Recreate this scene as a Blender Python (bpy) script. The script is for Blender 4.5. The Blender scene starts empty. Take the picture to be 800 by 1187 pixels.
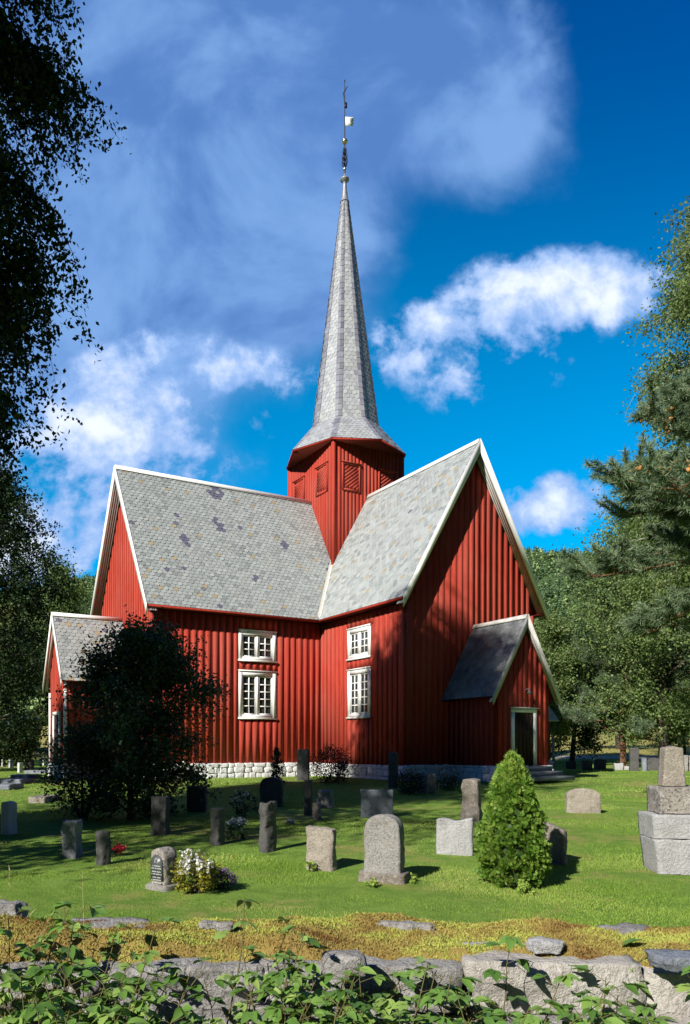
import bpy, math, random
import numpy as np
from mathutils import Vector, Matrix, noise as mnoise

R = math.radians
scene = bpy.context.scene
col = scene.collection

# ------------------------------------------------------------------ camera, sky, sun, exposure
E = 1.65                         # eye height above the near lawn
F, PX, PY = 859.05, 300.0, 868.0  # focal length and principal point, in photo pixels (800 x 1187)
cam_d = bpy.data.cameras.new("camera")
cam = bpy.data.objects.new("camera", cam_d)
col.objects.link(cam)
cam.location = (0, 0, E)
cam.rotation_euler = (R(90), 0, 0)
cam_d.sensor_fit = 'HORIZONTAL'
cam_d.sensor_width = 36
cam_d.lens = 36 * F / 800
cam_d.shift_x = (400 - PX) / 800
cam_d.shift_y = (PY - 593.5) / 800
cam_d.clip_start = 0.05
cam_d.clip_end = 8000
scene.camera = cam

SUN_AZ = np.array([-0.63, -0.777])          # horizontal direction TO the sun
SUN_AZ = SUN_AZ / np.linalg.norm(SUN_AZ)
SUN_EL = R(33)
sd = bpy.data.lights.new("sun", 'SUN')
sd.energy = 5.0
sd.angle = R(0.5)
sd.color = (1.0, 0.955, 0.87)
sun = bpy.data.objects.new("sun", sd)
col.objects.link(sun)
to_sun = Vector((SUN_AZ[0] * math.cos(SUN_EL), SUN_AZ[1] * math.cos(SUN_EL), math.sin(SUN_EL)))
sun.rotation_euler = to_sun.to_track_quat('Z', 'Y').to_euler()
sun.location = to_sun * 60

scene.view_settings.view_transform = 'Standard'
scene.view_settings.look = 'None'
scene.view_settings.exposure = 0.5
scene.view_settings.gamma = 1
scene.view_settings.use_curve_mapping = False
scene.render.engine = 'CYCLES'
scene.cycles.use_denoising = True
scene.cycles.max_bounces = 4
scene.cycles.diffuse_bounces = 1
scene.cycles.transparent_max_bounces = 4
scene.cycles.sample_clamp_indirect = 5


class NT:
    """small helper to write node trees"""
    def __init__(self, tree):
        self.t = tree
        self.n = tree.nodes
        self.l = tree.links

    def new(self, typ, **kw):
        nd = self.n.new(typ)
        for k, v in kw.items():
            setattr(nd, k, v)
        return nd

    def put(self, sock, v):
        if v is None:
            return
        if isinstance(v, bpy.types.NodeSocket):
            self.l.new(v, sock)
        elif isinstance(v, (tuple, list)) and len(v) == 3 and sock.type == 'RGBA':
            sock.default_value = (*v, 1)
        else:
            sock.default_value = v

    def math(self, op, a, b=None, c=None, clamp=False):
        nd = self.new('ShaderNodeMath', operation=op, use_clamp=clamp)
        for i, v in enumerate((a, b, c)):
            self.put(nd.inputs[i], v)
        return nd.outputs[0]

    def vmath(self, op, a, b=None):
        nd = self.new('ShaderNodeVectorMath', operation=op)
        self.put(nd.inputs[0], a)
        self.put(nd.inputs[1], b)
        return nd.outputs[0]

    def mix(self, f, a, b, mode='MIX'):
        nd = self.new('ShaderNodeMix', data_type='RGBA', blend_type=mode)
        self.put(nd.inputs[0], f)
        self.put(nd.inputs[6], a)
        self.put(nd.inputs[7], b)
        return nd.outputs[2]

    def noise(self, vec, scale, detail=4, rough=0.55, dist=0.0):
        nd = self.new('ShaderNodeTexNoise')
        self.put(nd.inputs['Vector'], vec)
        nd.inputs['Scale'].default_value = scale
        nd.inputs['Detail'].default_value = detail
        nd.inputs['Roughness'].default_value = rough
        nd.inputs['Distortion'].default_value = dist
        return nd.outputs[0]

    def voronoi(self, vec, scale, feature='F1', out=0):
        nd = self.new('ShaderNodeTexVoronoi', feature=feature)
        self.put(nd.inputs['Vector'], vec)
        nd.inputs['Scale'].default_value = scale
        return nd.outputs[out]

    def ramp(self, f, stops, interp='LINEAR'):
        nd = self.new('ShaderNodeValToRGB')
        self.put(nd.inputs[0], f)
        cr = nd.color_ramp
        cr.interpolation = interp
        while len(cr.elements) < len(stops):
            cr.elements.new(0.5)
        for e, (p, c) in zip(cr.elements, stops):
            e.position = p
            e.color = (*c, 1) if len(c) == 3 else c
        return nd.outputs[0]

    def mapr(self, f, a, b, c=0.0, d=1.0):
        nd = self.new('ShaderNodeMapRange')
        nd.interpolation_type = 'SMOOTHSTEP'
        self.put(nd.inputs[0], f)
        for i, v in enumerate((a, b, c, d)):
            nd.inputs[1 + i].default_value = v
        return nd.outputs[0]

    def scaled(self, vec, s):
        nd = self.new('ShaderNodeMapping')
        self.put(nd.inputs[0], vec)
        nd.inputs['Scale'].default_value = s
        return nd.outputs[0]


world = bpy.data.worlds.new("World")
scene.world = world
world.use_nodes = True
W = NT(world.node_tree)
W.n.clear()
w_out = W.new('ShaderNodeOutputWorld')
w_bg = W.new('ShaderNodeBackground')
w_bg.inputs[1].default_value = 0.085
W.l.new(w_bg.outputs[0], w_out.inputs[0])
sky = W.new('ShaderNodeTexSky', sky_type='NISHITA')
sky.sun_disc = False
sky.sun_elevation = SUN_EL
sky.sun_rotation = math.atan2(to_sun.x, to_sun.y)
sky.altitude = 300
sky.air_density = 1.0
sky.dust_density = 0.3
sky.ozone_density = 2.0
hsv = W.new('ShaderNodeHueSaturation')
hsv.inputs['Hue'].default_value = 0.492
hsv.inputs['Saturation'].default_value = 1.18
hsv.inputs['Value'].default_value = 1.0
W.l.new(W.mix(1.0, sky.outputs[0], (0.30, 1.04, 1.45), 'MULTIPLY'), hsv.inputs['Color'])
w_tc = W.new('ShaderNodeTexCoord')
w_dir = w_tc.outputs['Generated']
sep = W.new('ShaderNodeSeparateXYZ')
W.l.new(w_dir, sep.inputs[0])
w_y = W.math('MAXIMUM', sep.outputs[1], 0.08)
w_u = W.math('DIVIDE', sep.outputs[0], w_y)
w_v = W.math('DIVIDE', sep.outputs[2], w_y)
comb = W.new('ShaderNodeCombineXYZ')
W.l.new(w_u, comb.inputs[0])
W.l.new(w_v, comb.inputs[1])
w_uv = comb.outputs[0]


def cloud_blob(px, py, sx, sy, weight):
    """soft ellipse of cloud round one direction of the sky"""
    u0, v0, su, sv = (px - PX) / F, (PY - py) / F, sx / F, sy / F
    a = W.math('DIVIDE', W.math('SUBTRACT', w_u, u0), su)
    b = W.math('DIVIDE', W.math('SUBTRACT', w_v, v0), sv)
    r2 = W.math('ADD', W.math('MULTIPLY', a, a), W.math('MULTIPLY', b, b))
    g = W.math('EXPONENT', W.math('MULTIPLY', r2, -1.0))
    return W.math('MULTIPLY', g, weight)


def cloud_sum(blobs):
    s = None
    for bl in blobs:
        g = cloud_blob(*bl)
        s = g if s is None else W.math('ADD', s, g)
    return s


warp = W.noise(w_uv, 3.2, 3, 0.5)
n_big = W.noise(w_uv, 4.0, 8, 0.56, 0.35)
n_fine = W.noise(w_uv, 12.0, 10, 0.60, 0.15)
grey_mask = cloud_sum([(190, 170, 210, 220, 1.1), (430, 90, 190, 130, 0.95), (330, 330, 120, 100, 0.75),
                       (120, 400, 120, 120, 0.55), (570, 100, 75, 100, 0.65), (-60, 250, 260, 300, 0.7),
                       (-300, 200, 300, 300, 0.7), (240, 550, 100, 50, 0.2)])
white_mask = cloud_sum([(665, 334, 95, 38, 1.2), (590, 350, 60, 36, 0.7), (605, 405, 60, 42, 1.0), (540, 452, 48, 26, 0.8),
                        (450, 405, 55, 40, 0.6), (510, 372, 40, 22, 0.65), (640, 585, 62, 34, 1.25), (570, 600, 40, 26, 0.5),
                        (60, 500, 120, 44, 0.95), (300, 432, 80, 28, 0.7), (180, 430, 90, 60, 0.62), (150, 495, 70, 34, 0.75),
                        (70, 600, 100, 50, 0.9), (20, 640, 90, 40, 0.8), (240, 545, 80, 34, 0.45), (300, 490, 40, 24, 0.25),
                        (1000, 520, 130, 60, 0.9), (1150, 330, 140, 60, 0.9), (-250, 560, 200, 60, 0.9), (570, 90, 70, 100, 0.10),
                        (770, 330, 40, 16, 0.3)])
nb = W.math('SUBTRACT', n_big, 0.5)
nf = W.math('SUBTRACT', n_fine, 0.5)
gd = W.math('ADD', grey_mask, W.math('ADD', W.math('MULTIPLY', nb, 1.0), W.math('MULTIPLY', nf, 0.25)))
grey_d = W.mapr(gd, 0.26, 0.80, 0.0, 0.95)
n_mid = W.math('SUBTRACT', W.noise(w_uv, 7.0, 12, 0.62, 0.1), 0.5)
wd = W.math('ADD', W.math('MULTIPLY', white_mask, 0.80), W.math('MULTIPLY', W.math('MULTIPLY', white_mask, 2.2, clamp=True), W.math('ADD', W.math('MULTIPLY', n_mid, 3.3), W.math('MULTIPLY', nf, 1.6))))
white_d = W.mapr(wd, 0.22, 0.66, 0.0, 0.95)
back_d = W.mapr(W.noise(w_dir, 2.5, 6, 0.6), 0.52, 0.7, 0.0, 0.5)
back_d = W.math('MULTIPLY', back_d, W.mapr(sep.outputs[1], -0.1, 0.3, 0.5, 0.0))
grey_c = W.mix(W.mapr(W.math('ADD', W.math('SUBTRACT', W.math('MULTIPLY', n_big, 1.9), 0.45), W.math('MULTIPLY', w_v, -0.45)), -0.05, 0.42), (0.85, 2.0, 5.0), (1.9, 3.6, 7.0))
white_c = W.mix(W.mapr(W.math('ADD', wd, W.math('MULTIPLY', nf, 1.5)), 0.40, 1.60), (2.6, 4.3, 7.8), (8.2, 8.8, 10.0))
deep = W.mix(1.0, hsv.outputs[0], W.mix(W.mapr(w_v, 0.40, 1.05), (1.0, 1.0, 1.0), (0.8, 0.50, 0.80)), 'MULTIPLY')
sky_c = W.mix(grey_d, deep, grey_c)
sky_c = W.mix(white_d, sky_c, white_c)
sky_c = W.mix(back_d, sky_c, (6.0, 6.6, 7.6))
# sky behind the camera is dimmed by hand to weaken the fill light
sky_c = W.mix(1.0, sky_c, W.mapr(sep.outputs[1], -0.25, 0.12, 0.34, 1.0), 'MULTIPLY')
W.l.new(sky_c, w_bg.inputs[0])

# ------------------------------------------------------------------ helpers


def tag(o, label=None, cat=None, group=None, kind=None):
    if label:
        o['label'] = label
    if cat:
        o['category'] = cat
    if group:
        o['group'] = group
    if kind:
        o['kind'] = kind
    return o


def empty(name, loc, rz=0.0):
    o = bpy.data.objects.new(name, None)
    o.empty_display_size = 0.2
    col.objects.link(o)
    o.location = loc
    o.rotation_euler = (0, 0, rz)
    return o


class MB:
    """collects polygons and links them as ONE mesh object"""
    def __init__(self):
        self.v, self.f, self.t, self.c = [], [], [], 0

    def add(self, V, Fc, tint=None):
        V = np.asarray(V, float).reshape(-1, 3)
        self.v.append(V)
        if isinstance(Fc, np.ndarray):
            self.f.append(Fc + self.c)
            n = len(Fc)
        else:
            self.f.append([np.asarray(x) + self.c for x in Fc])
            n = len(Fc)
        self.c += len(V)
        if tint is None:
            tint = random.random()
        self.t.append(np.broadcast_to(np.asarray(tint, float), (n,)))

    def box(self, c, s, rz=0.0, tint=None, rot=None):
        x, y, z = s[0] / 2, s[1] / 2, s[2] / 2
        V = np.array([(-x, -y, -z), (x, -y, -z), (x, y, -z), (-x, y, -z), (-x, -y, z), (x, -y, z), (x, y, z), (-x, y, z)])
        if rot is not None:
            V = V @ np.array(rot).T
        elif rz:
            cs, sn = math.cos(rz), math.sin(rz)
            V = V @ np.array([(cs, -sn, 0), (sn, cs, 0), (0, 0, 1)]).T
        self.add(V + np.array(c), np.array([(3, 2, 1, 0), (4, 5, 6, 7), (0, 1, 5, 4), (1, 2, 6, 5), (2, 3, 7, 6), (3, 0, 4, 7)]), tint)

    def bar(self, p0, p1, w, h, up=(0, 0, 1), tint=None):
        """rectangular bar from p0 to p1: w across, h along up"""
        p0, p1 = np.array(p0, float), np.array(p1, float)
        d = (p1 - p0) / np.linalg.norm(p1 - p0)
        u = np.array(up, float)
        u = u - d * u.dot(d)
        u /= np.linalg.norm(u)
        s = np.cross(d, u)
        V = [p + s * w / 2 * a + u * h / 2 * b for p in (p0, p1) for a, b in ((-1, -1), (1, -1), (1, 1), (-1, 1))]
        self.add(V, np.array([(0, 1, 2, 3), (7, 6, 5, 4), (0, 4, 5, 1), (1, 5, 6, 2), (2, 6, 7, 3), (3, 7, 4, 0)]), tint)

    def prism(self, poly, vec, tint=None):
        """polygon (3d points) extruded along vec"""
        P = np.array(poly, float)
        n = len(P)
        Q = P + np.array(vec, float)
        fs = [list(range(n - 1, -1, -1)), list(range(n, 2 * n))]
        for i in range(n):
            j = (i + 1) % n
            fs.append([i, j, j + n, i + n])
        self.add(np.vstack([P, Q]), fs, tint)

    def tube(self, path, radii, n=6, tint=None, cap=True):
        P = np.array(path, float)
        m = len(P)
        rad = np.broadcast_to(np.asarray(radii, float), (m,))
        T = np.gradient(P, axis=0)
        T /= (np.linalg.norm(T, axis=1)[:, None] + 1e-9)
        ref = np.array([0, 0, 1.0]) if abs(T[0][2]) < 0.8 else np.array([1.0, 0, 0])
        ang = np.arange(n) * 2 * math.pi / n
        V = []
        for i in range(m):
            s = np.cross(T[i], ref)
            s /= np.linalg.norm(s) + 1e-9
            b = np.cross(s, T[i])
            ref = np.cross(T[i], s) * -1 if False else b
            V.append(P[i] + rad[i] * (np.cos(ang)[:, None] * s + np.sin(ang)[:, None] * b))
        V = np.vstack(V)
        fs = []
        for i in range(m - 1):
            for k in range(n):
                k2 = (k + 1) % n
                fs.append([i * n + k, i * n + k2, (i + 1) * n + k2, (i + 1) * n + k])
        self.add(V, np.array(fs), tint)
        if cap:
            self.add(V[-n:], [list(range(n))], tint)

    def lathe(self, c, prof, n=16, tint=None):
        V, fs = [], []
        for r_, z_ in prof:
            for k in range(n):
                a_ = 2 * math.pi * k / n
                V.append((c[0] + r_ * math.cos(a_), c[1] + r_ * math.sin(a_), c[2] + z_))
        for i in range(len(prof) - 1):
            for k in range(n):
                k2 = (k + 1) % n
                fs.append((i * n + k, i * n + k2, (i + 1) * n + k2, (i + 1) * n + k))
        self.add(V, np.array(fs), tint)

    def build(self, name, mat, parent=None, smooth=False, loc=None):
        me = bpy.data.meshes.new(name)
        V = np.vstack(self.v)
        if loc is not None:
            V = V - np.array(loc)
        tot, loops = [], []
        for fb in self.f:
            if isinstance(fb, np.ndarray):
                tot.append(np.full(len(fb), fb.shape[1], int))
                loops.append(fb.reshape(-1))
            else:
                tot.append(np.array([len(x) for x in fb], int))
                loops.append(np.concatenate(fb))
        tot, loops = np.concatenate(tot), np.concatenate(loops)
        me.vertices.add(len(V))
        me.vertices.foreach_set('co', V.astype(np.float32).reshape(-1))
        me.loops.add(len(loops))
        me.loops.foreach_set('vertex_index', loops.astype(np.int32))
        me.polygons.add(len(tot))
        st = np.concatenate([[0], np.cumsum(tot)[:-1]])
        me.polygons.foreach_set('loop_start', st.astype(np.int32))
        me.polygons.foreach_set('loop_total', tot.astype(np.int32))
        if smooth:
            me.polygons.foreach_set('use_smooth', np.ones(len(tot), bool))
        at = me.attributes.new('tint', 'FLOAT', 'FACE')
        at.data.foreach_set('value', np.concatenate(self.t).astype(np.float32))
        me.update(calc_edges=True)
        me.validate()
        me.materials.append(mat)
        o = bpy.data.objects.new(name, me)
        col.objects.link(o)
        if parent is not None:
            o.parent = parent
        if loc is not None:
            o.location = loc
        return o


# ------------------------------------------------------------------ materials


def principled(name, rough=0.8, spec=0.3):
    m = bpy.data.materials.new(name)
    m.use_nodes = True
    t = NT(m.node_tree)
    b = t.n['Principled BSDF']
    b.inputs['Roughness'].default_value = rough
    b.inputs['Specular IOR Level'].default_value = spec
    t.b = b
    t.tc = t.new('ShaderNodeTexCoord')
    t.obj = t.tc.outputs['Object']
    return m, t


def bump(t, h, strength, dist=0.02):
    nd = t.new('ShaderNodeBump')
    nd.inputs['Strength'].default_value = strength
    nd.inputs['Distance'].default_value = dist
    t.put(nd.inputs['Height'], h)
    t.l.new(nd.outputs[0], t.b.inputs['Normal'])


def tint_of(t):
    nd = t.new('ShaderNodeAttribute')
    nd.attribute_name = 'tint'
    return nd.outputs['Fac']


def mat_wood(name, c1, c2, c3, rough=0.8, grain=1.0):
    m, t = principled(name, rough, 0.06)
    st = t.noise(t.scaled(t.obj, (9 * grain, 9 * grain, 0.45)), 1.6, 7, 0.7)
    fine = t.noise(t.scaled(t.obj, (30, 30, 0.9)), 1.5, 6, 0.7)
    big = t.noise(t.obj, 0.55, 5, 0.6)
    c = t.mix(t.mapr(st, 0.35, 0.68), c1, c2)
    c = t.mix(t.mapr(t.math('ADD', big, t.math('MULTIPLY', tint_of(t), 0.35)), 0.5, 0.95), c, c3)
    c = t.mix(t.mapr(fine, 0.54, 0.72, 0, 0.55), c, tuple(x * 0.55 for x in c1))
    c = t.mix(t.math('MULTIPLY', t.mapr(tint_of(t), 0.5, 1.0, 0, 0.5), t.mapr(st, 0.4, 0.6)), c, tuple(x * 0.62 for x in c1))
    t.l.new(c, t.b.inputs['Base Color'])
    bump(t, fine, 0.4, 0.01)
    return m


def mat_slate(name, stops, purple, ochre, rough=0.55):
    m, t = principled(name, rough, 0.45)
    ti = tint_of(t)
    c = t.ramp(ti, stops)
    blot = t.noise(t.obj, 1.1, 5, 0.6)
    c = t.mix(t.mapr(blot, 0.45, 0.75, 0, 0.5), c, (0.36, 0.37, 0.345))
    grain = t.noise(t.obj, 26, 4, 0.7)
    c = t.mix(t.mapr(grain, 0.5, 0.8, 0, 0.45), c, (0.20, 0.215, 0.215))
    odd = t.noise(t.obj, 3.6, 1, 0.3)
    c = t.mix(t.mapr(ti, 0.978, 0.979), c, purple)
    c = t.mix(t.math('MULTIPLY', t.mapr(ti, 0.958, 0.959), t.mapr(ti, 0.977, 0.978, 1.0, 0.0)), c, ochre)
    lich = t.mapr(t.noise(t.obj, 1.6, 8, 0.72), 0.60, 0.74, 0, 0.40)
    c = t.mix(lich, c, (0.42, 0.34, 0.20))
    t.l.new(c, t.b.inputs['Base Color'])
    bump(t, grain, 0.25, 0.01)
    return m


def mat_paint(name, c1, c2, rough=0.5):
    m, t = principled(name, rough, 0.35)
    n1 = t.noise(t.scaled(t.obj, (7, 7, 7)), 1.3, 6, 0.7)
    c = t.mix(t.mapr(n1, 0.45, 0.75), c1, c2)
    t.l.new(c, t.b.inputs['Base Color'])
    bump(t, t.noise(t.obj, 30, 3), 0.15, 0.005)
    return m


def mat_stone(name, c1, c2, c3, scale=1.0, speck=0.5, lichen=(0.30, 0.27, 0.17), lich_amt=0.4, rough=0.9):
    m, t = principled(name, rough, 0.25)
    n1 = t.noise(t.obj, 3.0 * scale, 8, 0.68)
    c = t.mix(t.mapr(n1, 0.38, 0.62), c1, c2)
    sp2 = t.noise(t.obj, 26 * scale, 5, 0.75)
    c = t.mix(t.mapr(sp2, 0.54, 0.66, 0, min(1, speck * 1.1)), c, tuple(min(0.8, x * 1.5) for x in c1))
    sp = t.noise(t.obj, 48 * scale, 4, 0.75)
    c = t.mix(t.mapr(sp, 0.52, 0.62, 0, min(1, speck * 1.4)), c, c3)
    l1 = t.noise(t.obj, 7.0 * scale, 8, 0.75, 0.3)
    c = t.mix(t.mapr(l1, 0.54, 0.62, 0, lich_amt), c, lichen)
    l2 = t.noise(t.scaled(t.obj, (9, 9, 1.6)), 1.0 * scale, 5, 0.7)
    c = t.mix(t.mapr(l2, 0.54, 0.70, 0, 0.35), c, c3)
    t.l.new(c, t.b.inputs['Base Color'])
    bump(t, t.math('ADD', sp2, t.math('ADD', n1, t.math('MULTIPLY', sp, .6))), 0.9, 0.03)
    return m


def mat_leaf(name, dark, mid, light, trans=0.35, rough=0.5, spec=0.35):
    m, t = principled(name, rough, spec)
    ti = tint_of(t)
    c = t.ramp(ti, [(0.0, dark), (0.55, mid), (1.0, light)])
    t.l.new(c, t.b.inputs['Base Color'])
    tr = t.new('ShaderNodeBsdfTranslucent')
    c2 = t.mix(0.5, c, (light[0] * 1.2, light[1] * 1.25, light[2] * 0.6))
    t.l.new(c2, tr.inputs['Color'])
    mx = t.new('ShaderNodeMixShader')
    mx.inputs[0].default_value = trans
    t.l.new(t.b.outputs[0], mx.inputs[1])
    t.l.new(tr.outputs[0], mx.inputs[2])
    t.l.new(mx.outputs[0], t.n['Material Output'].inputs[0])
    return m


def mat_bark(name, c1, c2, c3=None):
    m, t = principled(name, 0.9, 0.15)
    n1 = t.noise(t.scaled(t.obj, (5, 5, 1.4)), 2.2, 6, 0.7)
    c = t.mix(t.mapr(n1, 0.4, 0.62), c1, c2)
    if c3:
        n2 = t.noise(t.scaled(t.obj, (2, 2, 9)), 1.5, 4, 0.7)
        c = t.mix(t.mapr(n2, 0.58, 0.68), c, c3)
    t.l.new(c, t.b.inputs['Base Color'])
    bump(t, n1, 0.8, 0.03)
    return m


def mat_plain(name, c, rough=0.6, metal=0.0, spec=0.4, var=0.0):
    m, t = principled(name, rough, spec)
    if var:
        n = t.noise(t.obj, 6, 5, 0.65)
        cc = t.mix(t.mapr(n, 0.35, 0.7), c, tuple(x * (1 - var) for x in c))
        t.l.new(cc, t.b.inputs['Base Color'])
    else:
        t.b.inputs['Base Color'].default_value = (*c, 1)
    t.b.inputs['Metallic'].default_value = metal
    return m


M = {}
M['red'] = mat_wood('red_wood', (0.34, 0.040, 0.026), (0.46, 0.068, 0.045), (0.41, 0.082, 0.058))
M['red_trim'] = mat_wood('red_trim', (0.30, 0.032, 0.020), (0.36, 0.045, 0.030), (0.25, 0.03, 0.02))
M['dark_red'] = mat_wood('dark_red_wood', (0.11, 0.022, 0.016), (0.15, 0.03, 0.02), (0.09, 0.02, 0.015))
M['white'] = mat_paint('white_paint', (0.86, 0.85, 0.83), (0.76, 0.75, 0.72))
M['pale_board'] = mat_wood('pale_board', (0.62, 0.60, 0.57), (0.72, 0.70, 0.67), (0.50, 0.47, 0.44), 0.7, 0.6)
M['weather_board'] = mat_wood('weathered_board', (0.34, 0.31, 0.30), (0.42, 0.40, 0.40), (0.28, 0.24, 0.23), 0.7, 0.6)
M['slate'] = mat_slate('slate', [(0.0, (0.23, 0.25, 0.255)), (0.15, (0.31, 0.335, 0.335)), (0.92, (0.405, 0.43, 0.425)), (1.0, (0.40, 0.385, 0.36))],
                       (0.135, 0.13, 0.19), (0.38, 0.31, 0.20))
M['spire_slate'] = mat_slate('spire_slate', [(0.0, (0.27, 0.28, 0.31)), (0.2, (0.33, 0.345, 0.37)), (0.92, (0.41, 0.425, 0.445)), (1.0, (0.38, 0.38, 0.38))],
                             (0.22, 0.21, 0.26), (0.33, 0.33, 0.33), 0.42)
M['hip_slate'] = mat_slate('hip_slate', [(0.0, (0.15, 0.15, 0.19)), (0.5, (0.20, 0.20, 0.25)), (1.0, (0.26, 0.27, 0.32))],
                           (0.15, 0.14, 0.2), (0.2, 0.2, 0.22), 0.45)
M['lead'] = mat_plain('lead_sheet', (0.30, 0.31, 0.34), 0.5, 0.35, 0.5, 0.3)
M['black_iron'] = mat_plain('black_iron', (0.02, 0.02, 0.022), 0.5, 0.6)
M['gilt'] = mat_plain('gilt_ball', (0.62, 0.52, 0.34), 0.25, 0.9)
M['flag_white'] = mat_plain('white_metal_flag', (0.80, 0.80, 0.80), 0.45, 0.0)
M['valley'] = mat_paint('valley_sheet', (0.62, 0.60, 0.55), (0.52, 0.44, 0.30))
M['limewash'] = mat_stone('limewashed_stone', (0.80, 0.80, 0.81), (0.74, 0.74, 0.76), (0.58, 0.58, 0.60), 0.8, 0.2, (0.45, 0.45, 0.46), 0.25)
M['door'] = mat_wood('dark_door', (0.035, 0.022, 0.018), (0.05, 0.03, 0.022), (0.03, 0.02, 0.016), 0.5)
M['step'] = mat_stone('step_stone', (0.24, 0.25, 0.27), (0.30, 0.31, 0.33), (0.18, 0.18, 0.19), 1.0, 0.4)
m, t = principled('window_glass', 0.06, 0.6)
gn = t.noise(t.obj, 2.0, 2)
t.l.new(t.mix(t.mapr(gn, 0.35, 0.65), (0.012, 0.016, 0.018), (0.045, 0.052, 0.05)), t.b.inputs['Base Color'])
bump(t, t.noise(t.obj, 3.0, 2), 0.08, 0.02)
M['glass'] = m

M['granite'] = mat_stone('grey_granite', (0.36, 0.345, 0.33), (0.30, 0.285, 0.27), (0.16, 0.15, 0.145), 1.0, 0.65, (0.25, 0.22, 0.15), 0.5)
M['granite_warm'] = mat_stone('warm_granite', (0.40, 0.355, 0.30), (0.32, 0.28, 0.235), (0.18, 0.155, 0.13), 1.0, 0.55, (0.27, 0.245, 0.19), 0.5)
M['granite_pale'] = mat_stone('pale_granite', (0.47, 0.465, 0.47), (0.41, 0.405, 0.41), (0.27, 0.27, 0.28), 1.0, 0.5, (0.36, 0.35, 0.30), 0.3)
M['granite_blue'] = mat_stone('blue_grey_granite', (0.26, 0.28, 0.33), (0.20, 0.22, 0.27), (0.13, 0.14, 0.17), 1.0, 0.3, (0.24, 0.25, 0.27), 0.4, 0.6)
M['granite_dark'] = mat_stone('dark_granite', (0.10, 0.098, 0.095), (0.07, 0.068, 0.066), (0.16, 0.155, 0.15), 1.0, 0.5, (0.12, 0.12, 0.11), 0.35, 0.6)
M['lichen_stone'] = mat_stone('lichen_stone', (0.31, 0.27, 0.24), (0.22, 0.19, 0.16), (0.13, 0.11, 0.09), 1.2, 0.6, (0.46, 0.43, 0.38), 0.65)
M['streaked'] = mat_stone('streaked_stone', (0.34, 0.35, 0.37), (0.25, 0.26, 0.28), (0.13, 0.13, 0.14), 1.3, 0.5, (0.13, 0.13, 0.14), 0.7)
M['marble'] = mat_stone('pale_marble', (0.66, 0.66, 0.67), (0.58, 0.58, 0.59), (0.46, 0.46, 0.47), 1.0, 0.3, (0.45, 0.45, 0.43), 0.3)
M['speckled'] = mat_stone('speckled_granite', (0.33, 0.30, 0.27), (0.24, 0.22, 0.20), (0.09, 0.08, 0.075), 0.55, 0.9, (0.56, 0.54, 0.52), 0.55)
M['panel'] = mat_plain('polished_panel', (0.075, 0.085, 0.09), 0.35, 0, 0.5, 0.3)
M['letter'] = mat_plain('pale_lettering', (0.42, 0.43, 0.42), 0.6)
M['field_stone'] = mat_stone('field_stone', (0.37, 0.355, 0.34), (0.28, 0.265, 0.255), (0.13, 0.125, 0.12), 0.9, 0.5, (0.11, 0.105, 0.095), 0.6)
M['field_stone_pale'] = mat_stone('pale_field_stone', (0.50, 0.47, 0.43), (0.42, 0.385, 0.35), (0.28, 0.26, 0.24), 0.8, 0.35, (0.24, 0.23, 0.21), 0.45)

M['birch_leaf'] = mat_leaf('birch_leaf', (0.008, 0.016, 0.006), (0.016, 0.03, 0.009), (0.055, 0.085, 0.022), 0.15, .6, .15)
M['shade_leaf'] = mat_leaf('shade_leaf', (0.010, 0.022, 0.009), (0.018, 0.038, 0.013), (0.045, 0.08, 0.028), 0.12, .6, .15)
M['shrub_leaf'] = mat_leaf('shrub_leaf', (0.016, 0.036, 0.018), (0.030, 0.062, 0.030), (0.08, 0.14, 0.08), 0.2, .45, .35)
M['mid_leaf'] = mat_leaf('mid_leaf', (0.07, 0.12, 0.04), (0.15, 0.225, 0.065), (0.26, 0.33, 0.11), 0.35)
M['willow_leaf'] = mat_leaf('willow_leaf', (0.08, 0.11, 0.035), (0.15, 0.20, 0.06), (0.23, 0.28, 0.09), 0.3)
M['pine_needle'] = mat_leaf('pine_needle', (0.075, 0.125, 0.065), (0.15, 0.22, 0.12), (0.27, 0.34, 0.19), 0.12)
M['cone_scale'] = mat_plain('pine_cone', (0.45, 0.22, 0.07), 0.8, 0, 0.2, 0.4)
M['thuja'] = mat_leaf('thuja_spray', (0.05, 0.12, 0.015), (0.13, 0.25, 0.03), (0.28, 0.38, 0.07), 0.25)
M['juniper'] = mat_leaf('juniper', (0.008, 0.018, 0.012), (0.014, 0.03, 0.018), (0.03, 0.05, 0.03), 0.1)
M['bramble'] = mat_leaf('bramble_leaf', (0.085, 0.18, 0.035), (0.165, 0.30, 0.06), (0.28, 0.40, 0.10), 0.3, 0.42, 0.4)
M['stem'] = mat_plain('green_stem', (0.12, 0.10, 0.035), 0.7)
M['red_stem'] = mat_plain('red_stem', (0.25, 0.07, 0.03), 0.7)
M['grass'] = mat_leaf('lawn_blade', (0.15, 0.26, 0.038), (0.26, 0.40, 0.062), (0.46, 0.50, 0.15), 0.3, 0.6, 0.2)
M['wild_grass'] = mat_leaf('wild_grass', (0.05, 0.11, 0.02), (0.10, 0.18, 0.04), (0.18, 0.24, 0.07), 0.3)
M['straw'] = mat_leaf('straw', (0.40, 0.31, 0.14), (0.50, 0.40, 0.20), (0.62, 0.52, 0.30), 0.3)
M['moss'] = mat_leaf('moss_tuft', (0.17, 0.075, 0.03), (0.36, 0.28, 0.085), (0.42, 0.45, 0.10), 0.2, 0.9, 0.1)
M['bark'] = mat_bark('dark_bark', (0.05, 0.04, 0.03), (0.09, 0.075, 0.06))
M['birch_bark'] = mat_bark('birch_bark', (0.45, 0.43, 0.40), (0.35, 0.33, 0.30), (0.05, 0.045, 0.04))
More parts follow.
